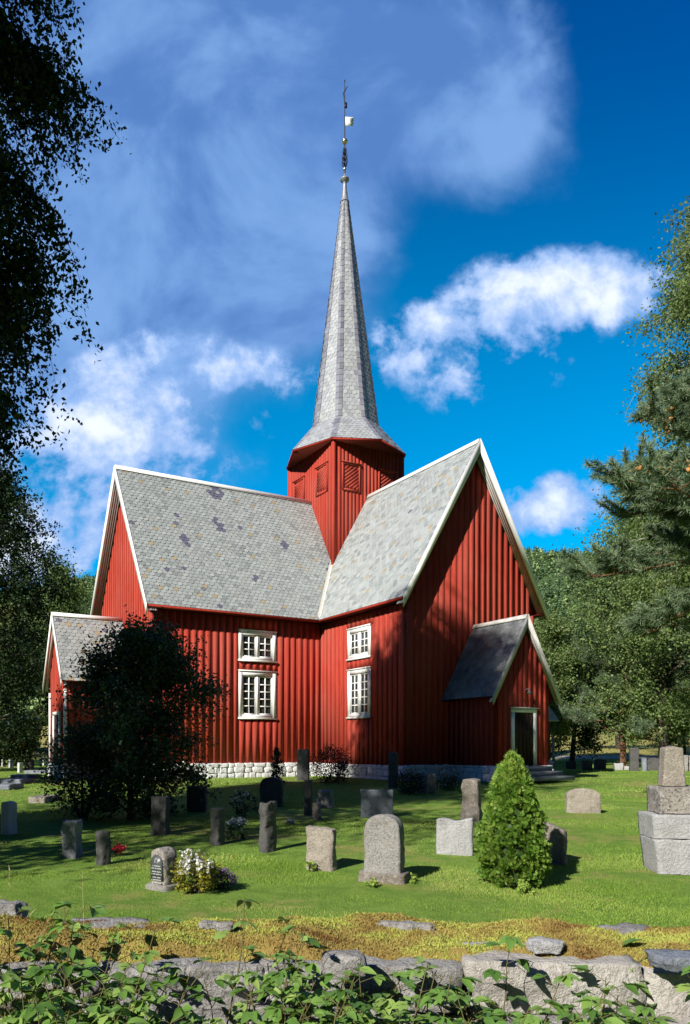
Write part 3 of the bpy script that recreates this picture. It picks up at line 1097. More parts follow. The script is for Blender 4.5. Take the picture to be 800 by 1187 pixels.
for s0 in (-1.55, 0.55):
    louvre((s0, -S), (1, 0), (0, -1), 1.03, 12.1, 13.4)
    louvre((-S, -s0), (0, -1), (-1, 0), 1.03, 12.1, 13.45)
    louvre((S, s0), (0, 1), (1, 0), 1.03, 12.1, 13.4)


def octp(r_, z_, k):
    a_ = math.pi + R(45 * k)
    return np.array((r_ * math.cos(a_), r_ * math.sin(a_), z_))


sp = MB()
spb = MB()
hp = MB()
for k in range(8):
    lo = [octp(RE, ZE, k), octp(RE, ZE, k + 1), octp(RK, ZK, k + 1), octp(RK, ZK, k)]
    up_ = [octp(RK, ZK, k), octp(RK, ZK, k + 1), octp(0.17, ZT, k + 1), octp(0.17, ZT, k)]
    slates(sp, lo, 0.22, 0.19, 0.016)
    slates(sp, up_, 0.235, 0.20, 0.016)
    slab(spb, lo, 0.07)
    slab(spb, up_, 0.05)
    # hip slates laid over each arris
    for (p0, p1) in ((octp(RE + .02, ZE, k), octp(RK + .02, ZK, k)), (octp(RK + .02, ZK, k), octp(.18, ZT, k))):
        Ln = np.linalg.norm(p1 - p0)
        n = max(1, int(Ln / 0.3))
        rad = octp(1, 0, k)
        for i in range(n):
            q0, q1 = p0 + (p1 - p0) * i / n, p0 + (p1 - p0) * min(1, (i + 1.15) / n)
            wd_ = min(0.17, 0.05 + 0.16 * (1 - i / n)) if p1[2] > 20 else 0.2
            tg = np.cross(rad, (p1 - p0) / Ln)
            for sg in (-1, 1):
                e0, e1 = q0 + tg * sg * wd_ - rad * wd_ * 0.40, q1 + tg * sg * wd_ - rad * wd_ * 0.40
                up2 = rad * 0.03
                hp.add([q0 + up2, q1 + up2 * .4, e1 + up2 * .4, e0 + up2], [[0, 1, 2, 3]] if sg > 0 else [[3, 2, 1, 0]])
spire = cbuild(sp, 'spire', M['spire_slate'])
cbuild(spb, 'spire_boarding', M['dark_red'], spire)
cbuild(hp, 'hip_slate', M['hip_slate'], spire)
ef = MB()
sf = MB()
for k in range(8):
    ef.prism([octp(RE + .03, ZE - .02, k), octp(RE + .03, ZE - .02, k + 1), octp(RE - .03, ZE - .02, k + 1), octp(RE - .03, ZE - .02, k)], (0, 0, -.08))
sf.prism([octp(RE - .02, ZE - .07, k) for k in range(8)], (0, 0, 0.04))
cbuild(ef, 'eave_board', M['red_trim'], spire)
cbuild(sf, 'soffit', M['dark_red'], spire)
le = MB()
le.lathe((0, 0, 0), [(.23, ZT - .06), (.20, ZT), (.15, ZT + .25), (.10, ZT + .75), (.095, ZT + 1.0), (.22, ZT + 1.05), (.22, ZT + 1.12), (.06, ZT + 1.22), (.03, ZT + 1.4)], 16)
cap = cbuild(le, 'spire_cap', M['lead'], smooth=True)
ZC = ZT + 1.3
ro = MB()
ro.tube([(0, 0, ZT + 1.2), (0, 0, 33.2)], [.035, .018], 6)
vane = cbuild(ro, 'vane_rod', M['black_iron'])
for (zz, rr) in ((29.0, 0.085), (30.4, 0.145)):
    b_ = MB()
    b_.lathe((0, 0, zz), [(max(.001, rr * math.sin(math.pi * i / 10)), -rr * math.cos(math.pi * i / 10)) for i in range(11)], 14)
    cbuild(b_, 'gilt_ball', M['gilt'], vane, True)
for zz, rr in ((29.35, .2), (29.62, .17), (29.9, .12)):     # wrought scrolls
    sc_ = MB()
    for k in range(4):
        a_ = R(90 * k + 20)
        pts = []
        for i in range(9):
            th_ = i / 8 * 4.4
            q = rr * (0.5 + .35 * math.sin(th_))
            pts.append((q * math.cos(a_), q * math.sin(a_), zz + .14 * math.cos(th_)))
        sc_.tube(pts, .022, 5)
    cbuild(sc_, 'scroll_ornament', M['black_iron'], vane)
# flag and dragon-tail ornaments lie in the plane facing the camera's right
fx = np.array((math.cos(-PHI), math.sin(-PHI), 0))
fl = MB()
flp = [(0.03, 31.18), (0.03, 31.62), (0.40, 31.60), (0.47, 31.56), (0.40, 31.50), (0.46, 31.43), (0.38, 31.38), (0.45, 31.30), (0.38, 31.25), (0.43, 31.17)]
fl.prism([fx * s + np.array((0, 0, z)) for s, z in flp], np.cross(fx, (0, 0, 1)) * 0.02)
cbuild(fl, 'vane_flag', M['flag_white'], vane)
f2 = MB()
f2.prism([fx * s + np.array((0, 0, z)) for s, z in ((-.02, 32.05), (.12, 32.05), (.12, 32.35), (-.02, 32.35))], np.cross(fx, (0, 0, 1)) * 0.02)
f2.tube([np.array((0, 0, 32.3)), fx * -.03 + np.array((0, 0, 32.6)), fx * -.08 + np.array((0, 0, 32.8)), fx * .05 + np.array((0, 0, 32.98)), fx * .13 + np.array((0, 0, 33.15))], .024, 5)
f2.lathe((0, 0, 33.42), [(.001, -.08), (.03, -.03), (.03, .03), (.001, .09)], 8)
f2.tube([np.array((0, 0, 33.1)), np.array((0, 0, 33.4))], .014, 5)
cbuild(f2, 'vane_finial', M['black_iron'], vane)


# porches
def porch(axis, c, front, back, hw, we, zr, ze, out, matslate, foundation=True):
    """small gabled porch; axis 'y' sticks out along -y, axis 'x' along -x"""
    def T(s, t_, z):
        return (c + s, t_, z) if axis == 'y' else (t_, c - s, z)

    def T2(s, t_):
        return T(s, t_, 0)[:2]
    sl = (zr - ze) / we
    pw = MB()
    fr = front + 0.22
    o2 = (0, -1) if axis == 'y' else (-1, 0)
    l2 = (-1, 0) if axis == 'y' else (0, 1)
    r2 = (1, 0) if axis == 'y' else (0, -1)
    zw = zr - sl * hw - .14
    board_wall(pw, T2(-hw, fr), T2(hw, fr), o2, lambda s: zr - sl * abs(s - hw) - .14, pitch=.26, bw=.17, th=.025, seed=31)
    board_wall(pw, T2(-hw, back), T2(-hw, fr), l2, lambda s: zw, pitch=.26, bw=.17, th=.025, seed=32)
    board_wall(pw, T2(hw, fr), T2(hw, back), r2, lambda s: zw, pitch=.26, bw=.17, th=.025, seed=33)
    prch = cbuild(pw, 'porch', M['red'])
    rr = MB()
    rb_ = MB()
    polyL = [T(-we, back, ze), T(-we, front, ze), T(0, front, zr), T(0, back, zr)]
    polyR = [T(we, front, ze), T(we, back, ze), T(0, back, zr), T(0, front, zr)]
    for q in (polyL, polyR):
        slates(rr, q, 0.235, 0.175)
        slab(rb_, q, .08)
    cbuild(rr, 'porch_roof', matslate, prch)
    cbuild(rb_, 'roof_boarding', M['dark_red'], prch)
    for s_ in (-1, 1):
        bbp = MB()
        rake(bbp, axis, lambda c_: front - .005, we, zr, ze, -1, 0.20, .045, (s_,))
        bbp.v = [v + np.array((c, 0, 0) if axis == 'y' else (0, c, 0)) for v in bbp.v]
        cbuild(bbp, 'barge_board', M['white'] if axis == 'x' else M['pale_board'], prch)
    for s in (-1, 1):
        ud = MB()
        ud.prism([T(0, front + .05, zr - .2), T(0, fr - .03, zr - .2), T(s * we, fr - .03, ze - .2), T(s * we, front + .05, ze - .2)], (0, 0, .02))
        cbuild(ud, 'overhang_board', M['pale_board'], prch)
    rd = MB()
    for s in (-1, 1):
        n_ = np.array(T(s * sl, front, 1.0)) - np.array(T(0, front, 0.0))
        n_ = n_ / np.linalg.norm(n_)
        d_ = np.array(T(s, front, -sl)) - np.array(T(0, front, 0.0))
        d_ = d_ / np.linalg.norm(d_)
        a0, a1 = np.array(T(0, front - .03, zr)) + n_ * (.035 + .004 * (s > 0)), np.array(T(0, back, zr)) + n_ * (.035 + .004 * (s > 0))
        rd.prism([a0 + d_ * .17, a1 + d_ * .17, a1 - d_ * .01, a0 - d_ * .01], n_ * .025)
    cbuild(rd, 'ridge_board', M['white'] if axis == 'x' else M['pale_board'], prch)
    pf = MB()
    rubble(pf, T2(-hw, fr), T2(hw, fr), o2, -1.45, ZB, 51)
    rubble(pf, T2(-hw, back), T2(-hw, fr), l2, -1.45, ZB, 52)
    rubble(pf, T2(hw, fr), T2(hw, back), r2, -1.45, ZB, 53)
    cbuild(pf, 'foundation', M['limewash'], prch, True)
    return prch, T, fr


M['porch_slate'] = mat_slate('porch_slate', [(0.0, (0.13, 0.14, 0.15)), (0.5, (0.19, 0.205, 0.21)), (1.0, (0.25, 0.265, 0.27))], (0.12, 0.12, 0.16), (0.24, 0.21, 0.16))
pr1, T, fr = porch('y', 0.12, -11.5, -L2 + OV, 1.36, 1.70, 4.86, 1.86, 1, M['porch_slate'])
dc = 0.0
df = MB()
for s in (-.56, .56):
    df.bar(T(dc + s, fr - .05, -.62), T(dc + s, fr - .05, 1.32), .15, .07, (0, -1, 0))
df.bar(T(dc - .64, fr - .05, 1.40), T(dc + .64, fr - .05, 1.40), .15, .07, (0, -1, 0))
df.bar(T(dc - .7, fr - .07, 1.495), T(dc + .7, fr - .07, 1.495), .14, .035)
dfo = cbuild(df, 'door_frame', M['white'], pr1)
dd = MB()
dd.box(T(dc, fr - .022, .35), (.97, .05, 1.94))
for k in range(5):
    dd.box(T(dc - .39 + k * .195, fr - .054, .35), (.17, .02, 1.9))
cbuild(dd, 'door', M['door'], pr1)
hd = MB()
hd.tube([T(dc + .36, fr - .06, .32), T(dc + .36, fr - .12, .32), T(dc + .27, fr - .12, .32)], .016, 6)
hd.box(T(dc + .36, fr - .068, .32), (.06, .012, .2))
cbuild(hd, 'door_handle', M['black_iron'], pr1)
lm = MB()
lm.tube([T(.12, fr, 2.16), T(.12, fr - .16, 2.2), T(.12, fr - .2, 2.12)], .02, 6)
lm.lathe(T(.12, fr - .2, 1.98), [(.001, 0), (.06, .01), (.075, .07), (.04, .13), (.02, .15)], 10)
cbuild(lm, 'wall_lamp', M['lead'], pr1, True)
for i, (dz, dy) in enumerate(((0, 0.45), (-.17, .80), (-.34, 1.15))):
    ps = MB()
    ps.box(T(0, fr - dy / 2 - .02, -.72 + dz), (2.0 + i * .35, dy, .165))
    cbuild(ps, 'step', M['step'], pr1)
pr2, T, fr = porch('x', 0.35, -14.35, xg, 1.40, 1.72, 5.62, 2.70, 1, M['slate'])
df = MB()
for s in (-.55, .55):
    df.bar(T(s, fr - .05, -.62), T(s, fr - .05, 1.4), .14, .07, (-1, 0, 0))
df.bar(T(-.62, fr - .05, 1.47), T(.62, fr - .05, 1.47), .14, .07, (-1, 0, 0))
cbuild(df, 'door_frame', M['white'], pr2)
dd = MB()
dd.box(T(0, fr - .022, .4), (.05, .96, 2.0))
cbuild(dd, 'door', M['door'], pr2)
for s in (-1.36, 1.36):
    cw = MB()
    cw.box(T(s, fr - .01, .9), (.12, .12, 3.0))
    cbuild(cw, 'corner_board', M['white'], pr2)

# low sacristy behind the south transept
sa = MB()
sx0, sx1_, shw, szr, sze = L3 - OV, 12.6, 2.05, 4.4, 1.55
board_wall(sa, (sx0, -shw), (sx1_ - .3, -shw), (0, -1), lambda s: sze + .25, seed=41)
ssl = (szr - sze) / (shw + .35)
board_wall(sa, (sx1_ - .3, -shw), (sx1_ - .3, shw), (1, 0), lambda s: szr - ssl * abs(s - shw) - .12, seed=42)
sac = cbuild(sa, 'sacristy', M['red'])
sr, sb = MB(), MB()
for q in ([(sx0, -shw - .35, sze), (sx1_, -shw - .35, sze), (sx1_, 0, szr), (sx0, 0, szr)], [(sx1_, shw + .35, sze), (sx0, shw + .35, sze), (sx0, 0, szr), (sx1_, 0, szr)]):
    slates(sr, q, .25, .19)
    slab(sb, q, .08)
cbuild(sr, 'sacristy_roof', M['slate'], sac)
cbuild(sb, 'roof_boarding', M['pale_board'], sac)
sfn = MB()
rubble(sfn, (sx0, -shw), (sx1_ - .3, -shw), (0, -1), -1.45, ZB, 61)
rubble(sfn, (sx1_ - .3, -shw), (sx1_ - .3, shw), (1, 0), -1.45, ZB, 62)
cbuild(sfn, 'foundation', M['limewash'], sac, True)

# ------------------------------------------------------------------ vegetation builders


def unit(v):
    return v / (np.linalg.norm(v, axis=-1, keepdims=True) + 1e-9)


def leaf_quads(mb, C, size, rng, hang=0.0, aspect=0.62, tint=None, up_bias=0.0):
    """one folded rhombic leaf at each centre"""
    N = len(C)
    size = np.broadcast_to(size, (N,))[:, None] * rng.uniform(0.7, 1.25, (N, 1))
    d = rng.normal(size=(N, 3))
    d[:, 2] = d[:, 2] * 0.7 - hang
    d = unit(d)
    n = rng.normal(size=(N, 3))
    n[:, 2] += up_bias
    s = unit(np.cross(d, n))
    nn = np.cross(s, d)
    b = C - d * size * 0.5
    tp = C + d * size * 0.5
    l_ = C - s * size * aspect * 0.5 - nn * size * 0.08 - d * size * .06
    r_ = C + s * size * aspect * 0.5 - nn * size * 0.08 - d * size * .06
    V = np.stack([b, r_, tp, l_], 1).reshape(-1, 3)
    mb.add(V, np.arange(4 * N).reshape(N, 4), rng.random(N) if tint is None else tint)


def curve(p0, d0, length, rng, n=6, wig=0.15, grav=0.0):
    P = [np.array(p0, float)]
    d = np.array(d0, float)
    d /= np.linalg.norm(d)
    for i in range(n):
        d = d + rng.normal(size=3) * wig + np.array((0, 0, grav))
        d /= np.linalg.norm(d)
        P.append(P[-1] + d * length / n)
    return np.array(P)


def along(P, t_):
    k = t_ * (len(P) - 1)
    i = min(int(k), len(P) - 2)
    return P[i] + (P[i + 1] - P[i]) * (k - i)


def broad_tree(name, label, cat, x, y, h, cr, z0, nl, ntw, nlf, leaf, seed, mleaf, mbark, rtrunk=0.2, droop=0.0, group=None, spread=0.22, shape=0.75, keep=None, el=0.5):
    """leafy tree: trunk with limbs, twigs and leaf clusters"""
    rng = np.random.default_rng(seed)
    root = empty(name, (x, y, gw(x, y)))
    tag(root, label, cat, group)
    tk = MB()
    cr_ = MB()
    tp = curve((0, 0, -0.1), (rng.normal() * .04, rng.normal() * .04, 1), h * 0.96, rng, 10, 0.035, 0.03)
    tk.tube(tp, np.linspace(rtrunk, rtrunk * .1, 11), 8)
    pts = []
    for i in range(nl):
        f = (i + 0.5) / nl
        t_ = z0 / h + (0.96 - z0 / h) * f
        p = along(tp, min(.99, t_))
        prof = math.sin(math.pi * min(.98, max(.06, f ** shape))) ** 0.65
        ln = cr * prof * rng.uniform(0.75, 1.15)
        az = i * 2.39996 + rng.uniform(-.4, .4)
        e = el * rng.uniform(0.5, 1.3) + 0.35 * f
        L = curve(p, (math.cos(az) * math.cos(e), math.sin(az) * math.cos(e), math.sin(e)), ln * 0.95, rng, 6, 0.16, -0.02 - droop * 0.12)
        tk.tube(L, np.linspace(max(.02, rtrunk * 0.36 * (1 - f * .7)), .008, 7), 5, cap=False)
        for j in range(ntw):
            s = rng.uniform(0.25, 1.0) ** 0.75
            q = along(L, s)
            td = rng.normal(size=3) * 0.8 + np.array((math.cos(az), math.sin(az), 0.2)) * .8
            td[2] -= droop * rng.uniform(.5, 2.2)
            tl = cr * rng.uniform(0.16, 0.36) * (1 + droop * rng.uniform(0, .8))
            Tw = curve(q, td, tl, rng, 4, 0.2, -droop * .55)
            if rng.random() < .5:
                tk.tube(Tw, [.010, .008, .006, .004, .003], 3, cap=False)
            ts = rng.uniform(0.1, 1.05, nlf)
            k = np.clip(ts * 4, 0, 3.999)
            ii = k.astype(int)
            c_ = Tw[ii] + (Tw[ii + 1] - Tw[ii]) * (k - ii)[:, None]
            c_ = c_ + rng.normal(size=(nlf, 3)) * spread * (0.35 + 0.65 * rng.random((nlf, 1)))
            pts.append(c_)
    C = np.vstack(pts)
    if keep is not None:
        C = C[keep(C + np.array((x, y, 0)))]
    leaf_quads(cr_, C, leaf, rng, hang=0.5 + droop * .5)
    tk.build('trunk', mbark, root, True)
    cr_.build('crown', mleaf, root)
    return root


def needle_tufts(mb, C, D, ln, nn, rng, width=0.006, spread=0.75):
    """bundles of needles: nn thin triangles round each direction"""
    N = len(C)
    C = np.repeat(C, nn, 0)
    D = np.repeat(unit(D), nn, 0)
    d = unit(D + rng.normal(size=(N * nn, 3)) * spread)
    st = C + D * rng.uniform(-.6, .5, (N * nn, 1)) * ln
    s = unit(np.cross(d, rng.normal(size=(N * nn, 3))))
    l_ = ln * rng.uniform(.7, 1.15, (N * nn, 1))
    V = np.stack([st - s * width, st + s * width, st + d * l_], 1).reshape(-1, 3)
    tn = np.repeat(rng.random(N), nn) * .6 + rng.random(N * nn) * .4
    mb.add(V, np.arange(3 * N * nn).reshape(-1, 3), tn)


def pine_tree(name, label, x, y, h, cr, z0, nl, ntw, seed, tuft, nn, rtrunk=.2, width=.006, cones=0, group=None, up=0.15, cone_shape=0.9, tufts_per=5, spread=.75):
    rng = np.random.default_rng(seed)
    root = empty(name, (x, y, gw(x, y)))
    tag(root, label, 'pine tree', group)
    tk, cr_ = MB(), MB()
    tp = curve((0, 0, -.1), (rng.normal() * .03, rng.normal() * .03, 1), h, rng, 10, .025, .03)
    tk.tube(tp, np.linspace(rtrunk, rtrunk * .12, 11), 8)
    Cs, Ds, Co = [], [], []
    for i in range(nl):
        f = (i + .5) / nl
        p = along(tp, z0 / h + (.98 - z0 / h) * f)
        ln = cr * (1 - f * cone_shape) * rng.uniform(.7, 1.15)
        az = i * 2.39996 + rng.uniform(-.4, .4)
        e = up * rng.uniform(-.5, 1.4) + .5 * f
        L = curve(p, (math.cos(az) * math.cos(e), math.sin(az) * math.cos(e), math.sin(e)), ln, rng, 6, .13, .03)
        tk.tube(L, np.linspace(max(.02, rtrunk * .3 * (1 - f * .7)), .01, 7), 5, cap=False)
        for j in range(ntw):
            s = rng.uniform(.25, 1.0) ** .8
            q = along(L, s)
            td = np.array((math.cos(az), math.sin(az), .35)) + rng.normal(size=3) * np.array((.7, .7, .35))
            tl = max(.25, ln * rng.uniform(.14, .3))
            Tw = curve(q, td, tl, rng, 4, .18, .09)
            tk.tube(Tw, [.012, .010, .009, .008, .006], 4, cap=False)
            for k in range(tufts_per):
                ts = (k + rng.random()) / tufts_per
                c_ = along(Tw, min(.999, .25 + .75 * ts))
                Cs.append(c_)
                Ds.append((Tw[-1] - Tw[0]) / tl + rng.normal(size=3) * .35)
            if cones and rng.random() < cones:
                for _ in range(rng.integers(2, 5)):
                    Co.append(along(Tw, rng.uniform(.4, .9)) + rng.normal(size=3) * .05)
    needle_tufts(cr_, np.array(Cs), np.array(Ds), tuft, nn, rng, width, spread)
    tk.build('trunk', M['pine_bark'], root, True)
    cr_.build('crown', M['pine_needle'], root)
    if Co:
        src = []
        for q in range(3):
            cm = MB()
            lump(cm, (0, 0, 0), (.055, .055, .085), q, .12, 3, q * 9.0, .5)
            src.append(cm)
        first = [None] * 3
        Co.sort(key=lambda q: q[1] * .6 + q[0])
        for n_, c_ in enumerate(Co[:95]):
            q = n_ % 3
            if first[q] is None:
                o = first[q] = src[q].build('pine_cone', M['cone_scale'], root)
            else:
                o = first[q].copy()
                col.objects.link(o)
                o.parent = root
            o.location = c_
            o.rotation_euler = (rng.uniform(0, 1.5), rng.uniform(0, 1.5), rng.uniform(0, 3))
    return root


def shrub(name, label, cat, x, y, rad, h, leaf, n, seed, mleaf, group=None, shape='round', flowers=None, nfl=0, fl_size=.03, stems=5, clump=.16, zbase=0.0, fl_top=.5):
    """bush: stems and leaves in clumps; shape 'round' or 'column'"""
    rng = np.random.default_rng(seed)
    root = empty(name, (x, y, gw(x, y)))
    tag(root, label, cat, group)
    sm, lf = MB(), MB()
    nc = max(6, n // 40)
    cs = []
    while len(cs) < nc:
        p = rng.uniform(-1, 1, 3)
        if shape == 'round':
            if 0.25 < p.dot(p) < 1.0:
                cs.append((p[0] * rad, p[1] * rad, zbase + (h - zbase) * (.5 + .5 * p[2])))
        else:
            zz = rng.random()
            rr = rad * (1 - zz) ** .6 * math.sqrt(rng.random())
            a_ = rng.uniform(0, 6.28)
            cs.append((rr * math.cos(a_), rr * math.sin(a_), h * (.03 + .95 * zz)))
    cs = np.array(cs)
    for k in range(stems):
        e = cs[rng.integers(len(cs))]
        sm.tube([(e[0] * .1, e[1] * .1, -.03), (e[0] * .45, e[1] * .45, e[2] * .5), tuple(e)], [.02 * max(.3, h), .012 * max(.3, h), .004], 5)
    C = cs[rng.integers(len(cs), size=n)] + rng.normal(size=(n, 3)) * clump * np.array((rad, rad, rad))
    C = C[C[:, 2] > 0.0]
    leaf_quads(lf, C, leaf, rng, hang=.1)
    sm.build('stem', M['bark'], root)
    lf.build('foliage', mleaf, root)
    if flowers is not None:
        fm = MB()
        top = cs[cs[:, 2] > h * fl_top]
        if len(top) == 0:
            top = cs
        c0 = top[rng.integers(len(top), size=nfl)] + rng.normal(size=(nfl, 3)) * clump * rad * 1.1 + np.array((0, 0, .3 * fl_size))
        for a_ in range(4):
            leaf_quads(fm, c0 + rng.normal(size=(nfl, 3)) * fl_size * .3, fl_size, rng, 0, .9)
        fm.build('blossom', flowers, root)
    return root


# ------------------------------------------------------------------ trees
def keep_all(C):
    return np.ones(len(C), bool)


BT = 'birch tree'
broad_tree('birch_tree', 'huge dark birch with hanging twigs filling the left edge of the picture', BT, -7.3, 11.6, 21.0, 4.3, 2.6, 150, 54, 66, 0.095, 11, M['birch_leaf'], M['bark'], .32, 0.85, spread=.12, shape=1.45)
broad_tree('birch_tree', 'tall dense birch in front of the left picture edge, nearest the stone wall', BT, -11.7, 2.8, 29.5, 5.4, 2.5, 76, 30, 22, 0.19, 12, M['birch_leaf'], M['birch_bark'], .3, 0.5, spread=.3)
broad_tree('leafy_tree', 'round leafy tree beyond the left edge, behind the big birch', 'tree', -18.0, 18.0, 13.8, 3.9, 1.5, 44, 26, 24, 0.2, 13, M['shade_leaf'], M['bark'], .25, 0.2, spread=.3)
broad_tree('leafy_tree', 'dark leafy tree left of the church porch behind the big birch', 'tree', -15.2, 41.0, 17.0, 5.6, 1.6, 64, 34, 34, 0.17, 14, M['shade_leaf'], M['bark'], .22, 0.3)  # near-black leaf colour stands in for shade over this tree
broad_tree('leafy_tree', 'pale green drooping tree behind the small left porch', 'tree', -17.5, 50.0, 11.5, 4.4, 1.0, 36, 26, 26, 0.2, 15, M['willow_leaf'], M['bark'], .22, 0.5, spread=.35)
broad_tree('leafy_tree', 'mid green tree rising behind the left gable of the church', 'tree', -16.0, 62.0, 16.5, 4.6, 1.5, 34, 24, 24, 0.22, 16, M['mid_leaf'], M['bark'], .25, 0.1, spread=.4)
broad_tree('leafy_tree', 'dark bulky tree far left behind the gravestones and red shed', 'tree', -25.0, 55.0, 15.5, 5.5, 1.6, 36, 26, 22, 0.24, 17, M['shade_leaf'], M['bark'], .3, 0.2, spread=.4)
# bushy tree in front of the left gable
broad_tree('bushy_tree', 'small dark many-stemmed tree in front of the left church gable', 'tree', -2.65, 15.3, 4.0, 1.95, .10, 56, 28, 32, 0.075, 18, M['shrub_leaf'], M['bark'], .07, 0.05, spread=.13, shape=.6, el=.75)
x, y = spot(96, 948)
shrub('bush', 'dark low bush with teal lit leaves at the foot of the bushy tree', 'bush', x, y, .75, 1.9, .07, 5200, 48, M['shrub_leaf'], clump=.2)
# right hand side
broad_tree('birch_tree', 'tall slender birch at the right edge above the pine', BT, 19.7, 29.0, 27.0, 4.2, 6.0, 100, 30, 38, 0.13, 21, M['mid_leaf'], M['birch_bark'], .24, 0.45, spread=.30)
pine_tree('pine_tree', 'near pine with long needles and orange cones at the right edge', 9.55, 13.2, 7.8, 3.5, 4.5, 60, 24, 22, .15, 40, .16, .008, .5, up=.25, cone_shape=.60, tufts_per=7)
broad_tree('leafy_tree', 'broad leafy tree behind the pine at the right edge', 'tree', 24.5, 45.0, 16.8, 6.0, 2.4, 56, 30, 34, 0.17, 23, M['mid_leaf'], M['bark'], .3, 0.25, spread=.36)
pine_tree('pine_tree', 'reddish-barked pine with layered dark boughs right of the church', 23.1, 47.0, 12.4, 3.6, 1.9, 40, 18, 24, .34, 26, .2, .012, group=None, up=.02, cone_shape=.55, spread=.9)
pine_tree('pine_tree', 'low spreading pine at the far right behind the tall monument', 27.4, 46.5, 9.5, 3.8, 2.0, 36, 16, 25, .34, 24, .18, .012, up=.02, cone_shape=.5, spread=.9)
broad_tree('birch_tree', 'slim young birch with white trunk right of the sacristy', BT, 19.9, 50.0, 10.8, 2.9, 2.2, 36, 24, 30, 0.16, 26, M['mid_leaf'], M['birch_bark'], .11, 0.3, spread=.3)
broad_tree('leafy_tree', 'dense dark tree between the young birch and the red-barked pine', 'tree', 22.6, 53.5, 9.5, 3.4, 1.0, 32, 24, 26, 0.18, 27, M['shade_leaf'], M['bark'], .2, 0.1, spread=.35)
broad_tree('leafy_tree', 'sunlit leafy tree in the row behind the low spreading pine', 'tree', 33.0, 68.0, 14.5, 5.0, 1.0, 44, 28, 30, 0.19, 28, M['mid_leaf'], M['bark'], .25, 0.15, spread=.45)
broad_tree('leafy_tree', 'tall leafy tree at the right edge behind the broad tree', 'tree', 32.0, 56.0, 19.0, 5.5, 2.0, 46, 28, 28, 0.2, 29, M['mid_leaf'], M['bark'], .3, 0.2, spread=.45)

# forest on the hillside
rng = np.random.default_rng(77)
fm = MB()
ntree = 0
quadC, quadD = [], []
tries = 0
allV, allT = [], []
for band, (r0, r1, step) in enumerate(((190, 420, 5.6), (420, 800, 6.4), (800, 1330, 8.0))):
    n = int((r1 ** 2 - r0 ** 2) * 0.5 * 1.25 / step ** 2)
    rr = np.sqrt(rng.uniform(r0 ** 2, r1 ** 2, n))
    az = rng.uniform(-.48, .77, n)
    for r_, a_ in zip(rr, az):
        u_ = math.tan(a_)
        if -0.17 < u_ < 0.335 and rng.random() < .9:
            continue
        X, Y = r_ * math.sin(a_), r_ * math.cos(a_)
        z = float(gz(X, Y)) + E + 7 * mnoise.noise((X * 0.012, Y * 0.012, 5)) * min(1, (Y - 120) / 150 if Y > 120 else 0)
        patch = mnoise.noise((X * .018, Y * .018, 9))
        conifer = rng.random() < (0.9 if patch > -.15 else .45)
        hh = rng.uniform(8, 15) * (0.75 + .35 * (patch > 0))
        k = 46 if band == 0 else 26
        if conifer:
            f = rng.random(k) ** .8
            rad = hh * .19 * (1 - f) * rng.uniform(.6, 1.1, k) + .1
            th_ = rng.uniform(0, 6.283, k)
            c_ = np.stack([rad * np.cos(th_), rad * np.sin(th_), hh * (.05 + .93 * f)], 1)
            out_ = np.stack([np.cos(th_), np.sin(th_), np.full(k, -.45)], 1)
            sz = hh * (.13 * (1 - f) + .045) * (1 if band == 0 else 1.3)
            base_t = rng.uniform(0, .45)
        else:
            d_ = unit(rng.normal(size=(k, 3)))
            c_ = d_ * np.array((hh * .25, hh * .25, hh * .36)) * rng.uniform(.55, 1.05, (k, 1)) + np.array((0, 0, hh * .46))
            out_ = unit(d_ + rng.normal(size=(k, 3)) * .6)
            sz = np.full(k, hh * (.15 if band == 0 else .19))
            base_t = rng.uniform(.45, 1.0)
        s_ = unit(np.cross(out_, rng.normal(size=(k, 3)) * .4 + np.array((0, 0, 1))))
        sz = sz[:, None]
        o_ = unit(out_)
        V = np.stack([c_ - o_ * sz * .6, c_ + s_ * sz * .6, c_ + o_ * sz * .9, c_ - s_ * sz * .6], 1) + np.array((X, Y, z))
        allV.append(V.reshape(-1, 3))
        allT.append(np.clip(base_t + rng.normal(size=k) * .06, 0, 1))
V = np.vstack(allV)
fm.add(V, np.arange(len(V)).reshape(-1, 4), np.concatenate(allT))
M['forest'] = mat_leaf('forest_leaf', (0.09, 0.16, 0.09), (0.19, 0.28, 0.12), (0.34, 0.44, 0.18), 0.1, .8, .1)
tag(fm.build('hillside_forest', M['forest']), 'mixed spruce and birch forest covering the far hillside', 'forest', kind='stuff')

# ------------------------------------------------------------------ gravestones


